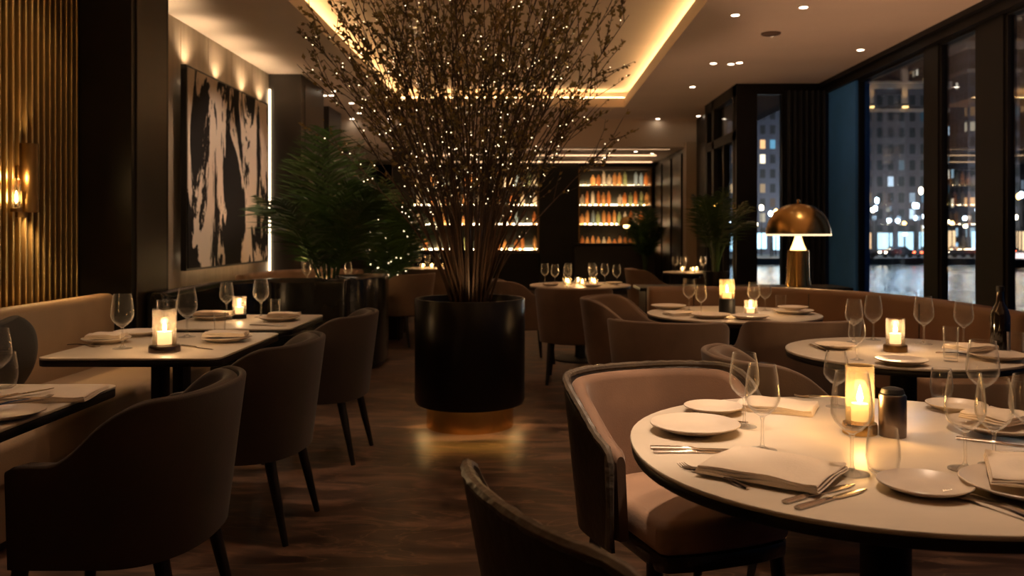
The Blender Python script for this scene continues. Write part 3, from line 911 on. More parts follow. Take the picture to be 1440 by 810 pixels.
def knife(l=0.22):
    mb = MB()
    n = 16; rg = []
    for k in range(n + 1):
        t = k / n; x = -l / 2 + l * t
        if t < 0.45:
            w = 0.0052 + 0.0025 * (1 - t / 0.45); h = 0.0075
        else:
            q = (t - 0.45) / 0.55
            w = 0.0085 * math.sin(min(1, q * 3) * PI / 2) * (1 - max(0, q - 0.75) * 3.4) + 0.002; h = 0.004 - 0.002 * q
        rg.append([(x, -w, 0.001), (x, w, 0.001), (x, w, h * 0.6), (x, w * 0.4, h), (x, -w * 0.4, h), (x, -w, h * 0.6)])
    mb.rings(rg)
    return mb.build('knife', M['chrome'])
def fork(l=0.205):
    root = empty('fork')
    mb = MB(); rg = []
    n = 12
    for k in range(n + 1):
        t = k / n; x = -l / 2 + l * 0.78 * t
        w = 0.007 - 0.004 * math.sin(t * PI) + (0.0065 * max(0, (t - 0.8) / 0.2)); z = 0.002 + 0.006 * math.sin(t * PI * 0.9)
        rg.append([(x, -w, z), (x, w, z), (x, w * 0.8, z + 0.0035), (x, -w * 0.8, z + 0.0035)])
    mb.rings(rg)
    mb.build('handle', M['chrome'], root)
    t_ = MB()
    for k in range(4):
        y = -0.0105 + 0.007 * k
        t_.tube([(l * 0.275, y, 0.005), (l * 0.36, y, 0.0025), (l * 0.44, y * 0.98, 0.0035), (l * 0.5, y * 0.95, 0.008)], [0.0022, 0.0018, 0.0016, 0.0009], 6)
    t_.build('tines', M['chrome'], root)
    return root
def candle_light(root, z, power):
    light('candle_light', 'POINT', (0, 0, z), power * 1.6, (1, .66, .38), 0.016, root)
def flame_mesh(root, z, s=1.0):
    MB().lathe([(0.0005, 0), (0.006 * s, 0.008 * s), (0.0075 * s, 0.014 * s), (0.005 * s, 0.026 * s), (0.0008, 0.042 * s)], 12, (0, 0, z)).build('flame', M['flame'], root)
def jar(glass, r, h, base_r, base_h, base_mat, wax_h=0.045, power=1.5, fs=1.0, name='candle_holder'):
    root = empty(name)
    MB().lathe([(0.0, 0), (base_r, 0), (base_r, base_h * 0.8), (base_r * 0.96, base_h), (0.0, base_h)], 32).build('base', base_mat, root)
    MB().lathe([(r, base_h + 0.0005), (r, base_h + h), (r - 0.0025, base_h + h), (r - 0.0025, base_h + 0.004), (0, base_h + 0.004)], 40).build('glass_cylinder', glass, root)
    MB().lathe([(0.0, base_h + 0.005), (r * 0.6, base_h + 0.005), (r * 0.6, base_h + wax_h), (r * 0.5, base_h + wax_h - 0.004), (0.0, base_h + wax_h - 0.006)], 24).build('candle', M['wax'], root)
    flame_mesh(root, base_h + wax_h - 0.002, fs)
    candle_light(root, base_h + wax_h + 0.03 * fs, power)
    return root
def tea_light():
    root = empty('tea_light')
    MB().lathe([(0.03, 0.0), (0.034, 0.01), (0.036, 0.07), (0.0335, 0.07), (0.030, 0.012), (0.0, 0.010)], 20).build('glass_cup', M['frost'], root)
    MB().lathe([(0, 0.011), (0.02, 0.011), (0.02, 0.026), (0, 0.026)], 14).build('candle', M['wax'], root)
    flame_mesh(root, 0.026, 0.9)
    return root

E_WINE = lambda: wine_glass()
def at(u, v, z=TZ):
    D = (CAMZ - z) * 1200 / (v - 325)
    return ((u - 742) / 1200 * D, D, z)
T1, T2, T3 = 'the large round table', 'the window table', 'the round table in the banquette curve'

# ---- candles
def set_(o, loc, rz, label, cat, group=None):
    o.location = loc; o.rotation_euler = (0, 0, rz); tag(o, label, cat, group); return o
amber_candle = jar(M['amber'], 0.036, 0.15, 0.044, 0.028, M['gold'], 0.05, 2.6, 1.2)
set_(amber_candle, (0.872, 2.24, TZ), 0, 'amber glass candle holder on a gold base, in the middle of the large round table', 'candle')
set_(jar(M['frost'], 0.040, 0.115, 0.050, 0.03, M['oldbrass'], 0.05, 3.2, 1.2), (1.62, 3.76, TZ), 0, 'frosted glass candle holder with brass foot on the window table', 'candle')
set_(jar(M['amber'], 0.048, 0.125, 0.052, 0.095, M['blackmetal'], 0.04, 3.0, 1.2), (1.285, 5.5, TZ), 0, 'tall amber hurricane candle on a black block, on the table in the banquette curve', 'candle')
set_(jar(M['frost'], 0.040, 0.085, 0.042, 0.012, M['blackmetal'], 0.035, 1.2, 1.1), (1.40, 5.36, TZ), 0, 'short glass candle beside the tall hurricane on the banquette curve table', 'candle')
set_(jar(M['frost'], 0.050, 0.16, 0.066, 0.028, M['darksteel'], 0.06, 2.6, 1.2), (-1.60, 3.76, TZ), 0, 'glowing glass candle on a grey dish, on the first full banquette table', 'candle')
set_(jar(M['frost'], 0.040, 0.11, 0.042, 0.025, M['blackmetal'], 0.045, 2.2, 1.1), (-1.75, 5.18, TZ), 0, 'small glass candle on the banquette table before the black banquette', 'candle')

# ---- large round table
wg = [((1035, 601), 0.2, 0, 'behind the deep plate beside the planter-side armchair'), ((1072, 633), 0.208, 1, 'at the knife tips by the deep plate'),
      ((1198, 666), 0.222, 2, 'in front of the amber candle'), ((1176, 572), 0.168, 3, 'by the napkin beyond the candle'),
      ((1357, 660), 0.215, 4, 'standing alone behind the empty side plate'), ((1372, 588), 0.22, 5, 'tall one across the table near the stacked plates'),
      ((1398, 655), 0.20, 6, 'beside the lone one behind the side plate'), ((1446, 640), 0.19, 7, 'at the picture edge by the napkin plate')]
for (u, v), h, k, w in wg:
    def mk(): return wine_glass()
    o = place('wine', mk, at(u, v), k * 0.7, 'wine glass on the large round table, ' + w, 'wine glass', 'wine glasses on the large round table')
    o.scale = (h / 0.215 * (1.0 if h > 0.19 else 1.1),) * 2 + (h / 0.215,)
for (u, v), s, w in [((1250, 669), 1.0, 'between the wine glass and the empty side plate'), ((1324, 560), 0.95, 'near the far plates'), ((1442, 590), 1.1, 'at the picture edge'), ((1205, 585), 0.9, 'hidden behind the amber candle glow')]:
    o = place('stemless', lambda: tumbler(), at(u, v), 0, 'stemless glass on the large round table, ' + w, 'drinking glass', 'stemless glasses on the large round table')
    o.scale = (s, s, s)
PLATES = [((977, 607), 0.118, 'deep round plate beside the planter-side armchair on the large round table'),
          ((1003, 580), 0.085, 'side plate behind the deep plate on the large round table'),
          ((1300, 691), 0.092, 'empty side plate at the front of the large round table'),
          ((1452, 694), 0.135, 'plate under the folded napkin at the picture edge, large round table'),
          ((1345, 577), 0.085, 'side plate by the stemless glass on the far side of the large round table'),
          ((1404, 607), 0.125, 'plate carrying a napkin across the large round table')]
def put_plate(u, v, r, label, z=TZ, group='plates on the large round table'):
    o = place('plate', lambda: plate(0.12), at(u, v, z), 0, label, 'plate', group)
    o.scale = (r / 0.12, r / 0.12, 1.0 if r > 0.1 else 0.85)
    return o
for (u, v), r, w in PLATES: put_plate(u, v, r, w)
def put_napkin(loc, rz, sx, sy, label, group='napkins', sz=1.0):
    o = place('napkin', lambda: napkin(), loc, rz, label, 'napkin', group); o.scale = (sx, sy, sz); return o
put_napkin((0.53, 1.85, TZ + 0.009), R(-36), 1.0, 1.12, 'thick folded linen napkin with a fork tucked under, front of the large round table')
x, y, z = at(1092, 575); put_napkin((x, y, z + 0.001), R(-25), 0.85, 0.85, 'folded napkin at the far edge of the large round table')
x, y, z = at(1446, 684); put_napkin((x, y, TZ + 0.026), R(65), 0.9, 0.8, 'napkin folded on the plate at the picture edge')
x, y, z = at(1404, 603); put_napkin((x, y, TZ + 0.026), R(30), 0.55, 0.7, 'napkin lying on the plate across the large round table')
def put_cut(kind, u0, v0, u1, v1, label, group, z=TZ, dz=0.0):
    a = Vector(at(u0, v0, z)); b = Vector(at(u1, v1, z))
    c = (a + b) / 2
    o = place(kind, {'knife': knife, 'fork': fork}[kind], (c.x, c.y, z + 0.0006 + dz), math.atan2(b.y - a.y, b.x - a.x), label, kind, group)
    return o
G = 'cutlery on the large round table'
put_cut('knife', 918, 631, 1040, 634, 'knife below the deep plate, the one closer to it', G)
put_cut('knife', 922, 637, 1045, 637, 'knife below the deep plate, the one closer to the napkin', G)
put_cut('fork', 1052, 689, 957, 656, 'fork with its tines poking out from the thick napkin', G)
put_cut('knife', 1101, 709, 1203, 681, 'knife beside the thick napkin, touching it', G)
put_cut('knife', 1114, 719, 1224, 687, 'knife beside the thick napkin, farther from it', G)
put_cut('fork', 1436, 730, 1356, 703, 'fork in front of the empty side plate, closer to the camera', G)
put_cut('knife', 1448, 726, 1364, 697, 'knife in front of the empty side plate, closer to the large plate', G)
put_cut('fork', 1205, 564, 1125, 559, 'fork at the far rim of the large round table', G)
put_cut('knife', 1380, 622, 1450, 630, 'knife by the far plate with a napkin, large round table', G)
put_cut('knife', 950, 590, 1040, 594, 'butter knife under the rim of the deep plate', G)
can = empty('steel_canister', (0.945, 2.21, TZ))
MB().lathe([(0.0, 0.0), (0.033, 0.0), (0.034, 0.003), (0.034, 0.104), (0.031, 0.108), (0.0, 0.108)], 32).build('body', M['darksteel'], can)
MB().lathe([(0.028, 0.109), (0.03, 0.112), (0.026, 0.122), (0.012, 0.126), (0.0, 0.127)], 28).build('lid', M['blackmetal'], can)
tag(can, 'dark steel canister standing directly beside the amber candle', 'canister')

# ---- window table
for (u, v), h, w in [((1201, 481), .205, 'first of the two close together'), ((1228, 478), .215, 'second of the two close together'), ((1299, 484), .225, 'alone behind the candle'),
                     ((1355, 486), .215, 'by the tall highball glass'), ((1205, 506), .17, 'short one at its planter-side edge')]:
    o = place('wine', None, at(u, v), 0.3, 'wine glass on the window table, ' + w, 'wine glass', 'wine glasses on the window table')
    o.scale = (h / .215,) * 3
o = place('high', lambda: highball(), at(1337, 508), 0, 'tall straight highball glass on the window table', 'drinking glass')
o = place('high', None, at(1428, 500), 0, 'short straight glass by the bottle on the window table', 'drinking glass'); o.scale = (1.1, 1.1, 0.7)
def bottle_obj(h=0.27, r=0.037, mat=None, shoulder=0.55, neck=0.014):
    root = empty('bottle')
    p = [(0, 0), (r * 0.95, 0), (r, 0.006), (r, h * shoulder), (r * 0.85, h * (shoulder + 0.08)), (neck * 1.15, h * (shoulder + 0.2)), (neck, h * 0.86), (neck, h * 0.93), (0, h * 0.93)]
    MB().lathe(p, 20).build('body', mat, root)
    MB().cyl((0, 0, h * 0.925), neck * 1.15, h * 0.075, 14).build('cap', M['black'], root)
    return root
M['bottledark'] = pbr('dark_bottle_glass', (0.012, 0.008, 0.005), 0.06, coat=0.5)
set_(bottle_obj(0.29, 0.04, M['bottledark']), (2.06, 3.72, TZ), 0, 'dark wine bottle standing on the window table', 'bottle')
put_plate(1268, 512, 0.10, 'plate in front of the frosted candle on the window table', group='plates on the window table')
put_plate(1405, 506, 0.11, 'plate near the bottle on the window table', group='plates on the window table')
put_plate(1175, 490, 0.09, 'plate at the planter-side rim of the window table', group='plates on the window table')
x, y, z = at(1385, 500); put_napkin((x - 0.05, y + 0.02, TZ + 0.026), 0.4, 0.7, 0.7, 'napkin resting by the plate near the bottle')
put_cut('knife', 1140, 486, 1165, 495, 'knife on the planter-side rim of the window table', 'cutlery on the window table')
put_cut('fork', 1330, 498, 1375, 502, 'fork between highball and plate on the window table', 'cutlery on the window table')

# ---- table in the banquette curve
for (u, v), h, w in [((969, 437), .21, 'by the pale plates'), ((1060, 440), .2, 'behind the short candle'), ((1076, 437), .2, 'beside the dark tumbler'), ((986, 441), .18, 'shorter, closer to the wide armchair')]:
    o = place('wine', None, at(u, v), 0.3, 'wine glass on the banquette curve table, ' + w, 'wine glass', 'wine glasses on the banquette curve table'); o.scale = (h / .215,) * 3
for (u, v), r, w in [((940, 434), .12, 'at the planter side'), ((1000, 447), .12, 'before the wide armchair'), ((1115, 441), .13, 'lower one of the stack facing the lamp'), ((1055, 449), .11, 'before the chair with its back to camera')]:
    put_plate(u, v, r, 'plate on the banquette curve table, ' + w, group='plates on the banquette curve table')
x, y, z = at(1115, 441); o = place('plate', None, (x, y, TZ + 0.0265), 0, 'smaller plate on top of the stack on the banquette curve table', 'plate', 'plates on the banquette curve table'); o.scale = (.8, .8, .8)
o = place('high', None, at(1098, 434), 0, 'short tumbler on the banquette curve table beside the plate stack', 'drinking glass'); o.scale = (1.2, 1.2, .65)
put_napkin(at(960, 443)[:2] + (TZ + .001,), .3, .8, .8, 'folded napkin on the banquette curve table')

# ---- banquette tables
for (u, v), h, w in [((172, 490), .245, 'on the table with the grey dish candle, closer to the banquette'), ((263, 474), .245, 'on the table with the grey dish candle, behind the candle'),
                     ((310, 447), .21, 'before the black banquette, by the plate'), ((367, 446), .235, 'before the black banquette, by the tumbler'), ((-4, 556), .215, 'cut by the picture edge on the camera-side banquette table')]:
    o = place('wine', None, at(u, v), 0.3, 'stemmed wine glass ' + w, 'wine glass', 'wine glasses along the banquette'); o.scale = (h / .215,) * 3
o = place('stemless', None, (-1.77, 2.88, TZ), 0, 'stemless glass at the far edge of the camera-side banquette table', 'drinking glass'); o.scale = (1.25, 1.25, 1.2)
o = place('high', None, at(309, 470), 0, 'straight tumbler with water glint beside the plate on the grey dish candle table', 'drinking glass'); o.scale = (1, 1, .8)
o = place('high', None, at(387, 447), 0, 'straight tumbler before the black banquette', 'drinking glass'); o.scale = (1, 1, .8)
o = place('high', None, at(226, 468), 0, 'tall clear vessel behind the grey dish candle', 'drinking glass'); o.scale = (1.7, 1.7, 1.2)
for (u, v), r, w in [((150, 482), .11, 'plate beside the wine glass, closer to the banquette'), ((192, 472), .11, 'plate behind the grey dish candle'), ((318, 480), .12, 'plate at the aisle side of the grey dish candle table'),
                     ((300, 449), .12, 'plate under the napkin before the black banquette'), ((392, 451), .12, 'aisle-side plate before the black banquette'), ((10, 588), .10, 'plate with cutlery on the camera-side banquette table')]:
    put_plate(u, v, r, w, group='plates along the banquette')
put_napkin(at(70, 558)[:2] + (TZ + .001,), R(8), 1.1, 1.2, 'pale folded napkin on the camera-side banquette table')
put_napkin(at(150, 482)[:2] + (TZ + .026,), R(8), .6, .7, 'napkin on the banquette-side plate of the grey dish candle table')
put_napkin(at(318, 479)[:2] + (TZ + .026,), R(8), .75, .7, 'napkin on the aisle-side plate of the grey dish candle table')
put_napkin(at(300, 448)[:2] + (TZ + .026,), R(8), .8, .7, 'napkin on the plate before the black banquette')
put_napkin(at(400, 450)[:2] + (TZ + .026,), R(8), .7, .6, 'napkin on the aisle-side plate before the black banquette')
put_cut('knife', 5, 572, 55, 562, 'knife lying over the napkin of the camera-side banquette table', 'cutlery along the banquette', dz=.026)
put_cut('fork', 5, 582, 50, 573, 'fork by the plate of the camera-side banquette table', 'cutlery along the banquette', dz=.022)
put_cut('knife', 255, 487, 300, 492, 'knife in front of the aisle-side plate, grey dish candle table', 'cutlery along the banquette')
put_cut('fork', 100, 486, 135, 489, 'fork beside the banquette-side plate, grey dish candle table', 'cutlery along the banquette')
put_cut('knife', 355, 458, 400, 459, 'knife before the black banquette, front edge of the table', 'cutlery along the banquette')
cu = MB()
n = 16
cu.rings([[(0.21 * (1 - abs(2 * k / n - 1) ** 3) ** 0.5 * math.copysign(abs(math.cos(a)) ** .55, math.cos(a)) * (0.25 + 0.75 * math.sin(PI * k / n) ** .35), 0.065 * math.sin(PI * k / n) ** .6 * math.sin(a) * (1 if math.sin(a) > 0 else 1), 0.02 + 0.40 * k / n)
           for a in [2 * PI * q / 20 for q in range(20)]] for k in range(1, n)])
co = cu.build('cushion', pbr('black_cushion_cloth', (0.012, 0.010, 0.009), 0.85, bump=0.15, bscale=150, sheen=0.1)); co.location = (-2.44, 4.02, 0.47); co.rotation_euler = (R(4), R(-10), R(92))
tag(co, 'dark throw cushion leaning on the beige banquette between the tables', 'cushion')

# glasses that stand too near a plate are slid clear of its rim
def slide_clear():
    plates = [o for o in COL.objects if o.parent is None and o.name.startswith('plate') and o.get('category') == 'plate']
    for g in [o for o in COL.objects if o.parent is None and o.get('category') in ('wine glass', 'drinking glass')]:
        for _ in range(3):
            for p in plates:
                d = Vector((g.location.x - p.location.x, g.location.y - p.location.y)); need = 0.12 * p.scale.x + 0.038 * g.scale.x + 0.004
                if abs(g.location.z - TZ) < .01 and 1e-4 < d.length < need:
                    d = d.normalized() * need
                    g.location.x = p.location.x + d.x; g.location.y = p.location.y + d.y
slide_clear()
# ---- far tables
def side(a):
    return ['window side', 'window-and-bar side', 'bar side', 'bar-and-wall side', 'wall side', 'wall-and-camera side', 'camera side', 'camera-and-window side'][int(round(a / (PI / 4))) % 8]
def far_set(cx, cy, r, n_glass, n_cand, where, power):
    for k in range(n_cand):
        a = 2 * PI * k / n_cand + 0.6; q = r * 0.3
        o = place('tea', tea_light, (cx + q * math.cos(a), cy + q * math.sin(a), TZ), 0, 'tea light in a glass cup, ' + side(a) + ' of ' + where, 'candle', 'tea lights on ' + where)
    light('candle_light', 'POINT', (cx, cy, TZ + 0.16), power, (1, .56, .22), 0.03)
    for k in range(n_glass):
        a = 2 * PI * k / n_glass + 0.4; q = r * (0.55 + 0.2 * (k % 2))
        o = place('wine', None, (cx + q * math.cos(a), cy + q * math.sin(a), TZ), a, 'wine glass on the ' + side(a) + ' of ' + where, 'wine glass', 'wine glasses on ' + where)
        o.scale = (0.95,) * 3
far_set(0.52, 8.45, 0.5, 8, 6, 'the candlelit middle table', 5)
far_set(-1.37, 12.2, 0.48, 6, 6, 'the far table behind the twigs', 5)
far_set(-2.05, 8.75, 0.38, 4, 3, 'the booth table behind the black banquette', 3.5)
far_set(2.12, 11.1, 0.36, 5, 3, 'the small table beside the lobby', 2.5)
for k, (dx, dy) in enumerate([(-.3, -.2), (.1, -.36), (.34, .05)]):
    o = place('plate', None, (.52 + dx, 8.45 + dy, TZ), 0, 'plate on the candlelit middle table, ' + ['toward the planter', 'before the armchair with its back to camera', 'toward the windows'][k], 'plate', 'plates on the middle table'); o.scale = (.7, .7, .9)

# ------------------------------------------------------------------ planter with twig tree
px_, py_ = -0.378, 5.60
planter = empty('planter', (px_, py_, 0))
MB().lathe([(0.0, 0.20), (0.335, 0.20), (0.338, 0.152), (0.350, 0.152), (0.36, 0.18), (0.36, 0.825), (0.356, 0.832), (0.343, 0.832), (0.338, 0.825), (0.338, 0.72), (0.0, 0.72)], 64).build('pot', M['pot'], planter)
MB().lathe([(0.0, 0.0), (0.284, 0.0), (0.284, 0.199), (0.0, 0.199)], 64).build('gold_base', M['gold'], planter)
MB().lathe([(0.0, 0.75), (0.12, 0.752), (0.25, 0.742), (0.319, 0.735)], 32).build('soil', M['soil'], planter)
MB().lathe([(0.31, 0.186), (0.325, 0.186), (0.325, 0.199), (0.31, 0.199), (0.31, 0.186)], 48).build('light_ring', emis('under_pot_led', (1, .60, .22), 26.0), planter)
tag(planter, 'large round black planter on a gold base in the aisle', 'planter')

def leafy(mb, p, d, size):
    d = d.normalized()
    a = d.cross(Vector((rnd.uniform(-1, 1), rnd.uniform(-1, 1), rnd.uniform(-.3, 1))))
    if a.length < 1e-3: return
    a.normalize(); nrm = a.cross(d)
    w = size * 0.3
    q = [p, p + d * size * .45 + a * w + nrm * size * .08, p + d * size, p + d * size * .45 - a * w + nrm * size * .08]
    mid = p + d * size * .5 - nrm * size * .02
    vs = [mb.bm.verts.new(v) for v in q]; m = mb.bm.verts.new(mid)
    for i in range(4): mb.face([vs[i], vs[(i + 1) % 4], m])

def tree():
    root = empty('twig_tree', (px_, py_, 0.757))
    fl = MB()
    NB = 92
    for b in range(NB):
        ang = 2 * PI * (b * 0.618034) + rnd.uniform(-.2, .2)
        u = math.sqrt((b + 0.5) / NB)
        rend = 1.15 * u * rnd.uniform(.8, 1.08)
        zend = rnd.uniform(1.75, 2.3) - 0.45 * u * rnd.random() - (rnd.random() < .2) * rnd.uniform(.2, .6)
        if u > .75: zend = rnd.uniform(1.15, 2.15)
        r0 = 0.10 * math.sqrt(rnd.random()) + 0.02
        w1, w2 = rnd.uniform(0, 6.3), rnd.uniform(0, 6.3)
        pts = []
        n = 14
        for k in range(n + 1):
            t = k / n
            rr = r0 + (rend - r0) * (0.45 * t + 0.55 * t ** 1.9)
            wob = 0.03 * t
            pts.append(Vector((rr * math.cos(ang) + wob * math.sin(7 * t + w1), rr * math.sin(ang) + wob * math.sin(6 * t + w2), zend * t)))
        br = MB()
        br.tube(pts, [0.0085 * (1 - .78 * k / n) for k in range(n + 1)], 5, False)
        lf = MB()
        ntw = rnd.randint(14, 20)
        for q in range(ntw):
            t = rnd.uniform(.32, 1.0)
            i = min(n - 1, int(t * n)); f = t * n - i
            p = pts[i].lerp(pts[i + 1], f); d = (pts[i + 1] - pts[i]).normalized()
            out = Vector((math.cos(ang), math.sin(ang), 0)) * .35
            dv = (d + out * rnd.random() + Vector((rnd.uniform(-.8, .8), rnd.uniform(-.8, .8), rnd.uniform(-.25, .5)))).normalized()
            L = rnd.uniform(.12, .34) * (0.6 + .5 * t)
            tp = [p + dv * L * s + Vector((0, 0, .06 * L * s * s)) + Vector((rnd.uniform(-1, 1), rnd.uniform(-1, 1), rnd.uniform(-1, 1))) * .012 * s for s in (0, .35, .7, 1)]
            br.tube(tp, [.0032, .0026, .002, .0012], 4, False)
            dens = max(0.0, (p.z - 0.55) / 1.2)
            for s in range(int(rnd.uniform(9, 18) * min(1.3, dens) + rnd.random())):
                e = rnd.random() ** .7; j = min(2, int(e * 3)); pp = tp[j].lerp(tp[j + 1], e * 3 - j)
                leafy(lf, pp, dv + Vector((rnd.uniform(-1.1, 1.1), rnd.uniform(-1.1, 1.1), rnd.uniform(-.8, .9))), rnd.uniform(.020, .044))
            for s in range(1 if rnd.random() < .36 else 0):  # string lights; extra dots also imitate bright leaf glints in the crown
                e = rnd.choice((1, 2, 3)); pp = tp[e] + Vector((0, 0, .006))
                t_ = bmesh.new(); bmesh.ops.create_icosphere(t_, subdivisions=1, radius=.0032); fl.add(t_, Matrix.Translation(pp))
        o = br.build('branch', M['bark'], root)
        if len(lf.bm.faces): lf.build('leaves', M['leaf'], o, False)
    s = fl.build('string_light_and_glint', M['fairy_and_glint'], root); s['kind'] = 'stuff'
    return root
tag(tree(), 'tall fan of fine leafy twigs with tiny lights and painted leaf glints, growing from the black planter', 'tree')

# ------------------------------------------------------------------ palms
def palm(name, loc, h, nf, spread, pot_r, pot_h, seed, lit=0):
    fl = MB()
    rr = random.Random(seed)
    root = empty(name, loc)
    MB().lathe([(0, 0), (pot_r * .8, 0), (pot_r, pot_h * .9), (pot_r, pot_h), (pot_r * .92, pot_h), (pot_r * .9, pot_h * .9), (0, pot_h * .88)], 28).build('pot', M['black'], root)
    for k in range(nf):
        a = 2 * PI * k * .618 + rr.uniform(-.3, .3)
        tilt = rr.uniform(.15, 1.0) ** 1.0
        L = h * rr.uniform(.75, 1.05)
        pts = []
        for s in range(13):
            t = s / 12
            rad = spread * tilt * (t ** 1.4) * .95
            z = pot_h * .9 + L * (t - .42 * tilt * t * t)
            pts.append(Vector((rad * math.cos(a) + .02 * math.cos(a), rad * math.sin(a) + .02 * math.sin(a), z)))
        fr = MB()
        fr.tube(pts, [.009 * (1 - .8 * s / 12) for s in range(13)], 5, False)
        for s in range(4, 13):
            for sub in (0, .33, .66):
                if s == 12 and sub: break
                j = min(11, s); p = pts[j].lerp(pts[j + 1], sub) if s < 12 else pts[12]
                d = (pts[min(12, j + 1)] - pts[j - 1]).normalized()
                side = d.cross(Vector((0, 0, 1)))
                if side.length < .01: side = Vector((1, 0, 0))
                side.normalize()
                t = (s + sub) / 12
                ll = .40 * math.sin(min(1, (t - .2) / .8) * PI * .82 + .25) * h / 1.5
                for sg in (1, -1):
                    dv = (side * sg + d * .75 + Vector((0, 0, rr.uniform(-.45, -.05)))).normalized()
                    w = d * .008 * h / 1.5
                    q = [p - w, p + dv * ll * .4 - w * 1.1 + Vector((0, 0, .008)), p + dv * ll + Vector((0, 0, -.10 * ll)), p + dv * ll * .4 + w * 1.1 + Vector((0, 0, .008)), p + w]
                    fr.face([fr.bm.verts.new(v) for v in q])
        fr.build('frond', M['palm'], root)
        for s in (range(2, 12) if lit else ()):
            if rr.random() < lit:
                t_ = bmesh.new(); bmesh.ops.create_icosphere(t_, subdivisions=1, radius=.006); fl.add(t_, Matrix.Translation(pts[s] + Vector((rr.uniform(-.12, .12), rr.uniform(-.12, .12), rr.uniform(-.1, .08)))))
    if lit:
        q = fl.build('string_light_and_glint', M['fairy_and_glint'], root); q['kind'] = 'stuff'  # added glowing dots imitate background sparkle; the palm carries no bulbs
    return root
tag(palm('potted_palm', (-1.92, 8.25, 0), 1.95, 17, .84, .2, .5, 3), 'tall potted palm with drooping fronds beside the ink painting', 'plant')
tag(palm('potted_palm', (-1.62, 10.1, 0), 1.6, 18, .75, .18, .4, 11, .5), 'bushy palm with added glowing glint dots between the booth and the planter', 'plant')
tag(palm('potted_palm', (1.64, 7.45, 0.79), .85, 16, .38, .11, .13, 5), 'leafy green plant on the console beside the brass mushroom lamp', 'plant')
tag(palm('potted_palm', (2.28, 16.6, 0), 1.55, 14, .36, .2, .45, 21), 'palm in the corner by the end of the bar shelves', 'plant')

# ------------------------------------------------------------------ back bar
M['shelf'] = pbr('smoked_shelf', (0.05, 0.03, 0.018), 0.35)
M['shelfback'] = pbr('bar_back_panel', (0.06, 0.06, 0.045), 0.4, var=0.3, scale=3)
shelf_led = emis('shelf_led', (1, .72, .42), 42.0)
SZ = [0.86, 1.41, 1.83, 2.26]
def bar_unit(x0, x1, name, label):
    root = empty(name, ((x0 + x1) / 2, 18.62, 0))
    w = x1 - x0
    MB().box((0, 0.21, 1.5), (w, 0.04, 2.3)).build('back_panel', M['shelfback'], root, False)
    for sx in (-1, 1):
        MB().box((sx * (w / 2 - 0.012), 0, 1.66), (0.024, 0.36, 1.9)).build('side_panel', M['oldbrass'], root, False)
    MB().box((0, 0, 2.63), (w, 0.36, 0.05)).build('top_panel', M['shelf'], root, False)
    for z in SZ:
        s = MB().box((0, 0, z - 0.015), (w - 0.05, 0.36, 0.03)).build('shelf', M['shelf'], root, False)
        MB().box((0, 0.165, z + 0.012), (w - 0.08, 0.02, 0.016)).build('light_strip', shelf_led, s, False)
    MB().box((0, -0.02, 0.40), (w, 0.42, 0.80), bev=0.004).build('cabinet', M['black'], root, False)
    tag(root, label, 'shelving')
    return root
bar_unit(1.10, 2.68, 'bar_shelf', 'lit bar shelf unit full of bottles, on the window side of the dark column')
bar_unit(-0.72, 0.24, 'bar_shelf', 'lit bar shelf unit full of bottles, just seen past the twig tree')
bar_unit(-2.6, -1.0, 'bar_shelf', 'lit bar shelf unit mostly hidden behind the twig tree')
struct('pillar_7', MB().box((0.67, 18.5, 1.38), (0.84, 0.5, 2.74)), M['black'])
bm_ = [thin_glass(nm, tuple(.4 + .6 * c for c in col), .04, .5, .2, .04, .55, col) for nm, col in (('amber_spirit', (1, .62, .28)), ('clear_spirit', (1, .9, .75)), ('whisky', (.9, .45, .18)), ('green_spirit', (.55, .6, .35)), ('blue_spirit', (.6, .72, .8)))]
bn = ['amber', 'clear', 'brown', 'green', 'bluish']
shp = [(0.31, 0.045, .60, .015), (0.26, 0.055, .56, .018), (0.34, 0.040, .64, .014)]
sn = ['tall', 'squat', 'slim']
SHN = {0: 'lowest shelf', 1: 'lower middle shelf', 2: 'upper middle shelf', 3: 'top shelf'}
UN = ['window-side bar unit', 'bar unit past the twig tree', 'bar unit behind the twig tree']
ORD = ['first', 'second', 'third', 'fourth', 'fifth', 'sixth', 'seventh', 'eighth', 'ninth', 'tenth', 'eleventh', 'twelfth', 'thirteenth', 'fourteenth', 'fifteenth', 'sixteenth']
br_ = random.Random(5)
for ui, (x0, x1, n) in enumerate([(1.10, 2.68, 13), (-0.72, 0.24, 7), (-2.6, -1.0, 11)]):
    for si, z in enumerate(SZ):
        for k in range(n):
            if br_.random() < .12: continue
            a, b = br_.randrange(5) if br_.random() < .5 else br_.randrange(3), br_.randrange(3)
            h, r, sh, nk = shp[b]
            x = x0 + 0.09 + (x1 - x0 - 0.18) * k / (n - 1) + br_.uniform(-.004, .004)
            o = place(('bot', a, b), lambda: bottle_obj(h, r, bm_[a], sh, nk), (x, 18.60 + br_.uniform(-.06, .06), z + 0.001), br_.random() * 6,
                      '%s %s bottle, %s from the planter side, %s, %s' % (sn[b], bn[a], ORD[k], SHN[si], {0: 'window-side bar unit', 1: 'bar unit past the tree', 2: 'bar unit behind the tree'}[ui]),
                      'bottle', 'bottles on the %s of the %s' % (SHN[si], UN[ui]))
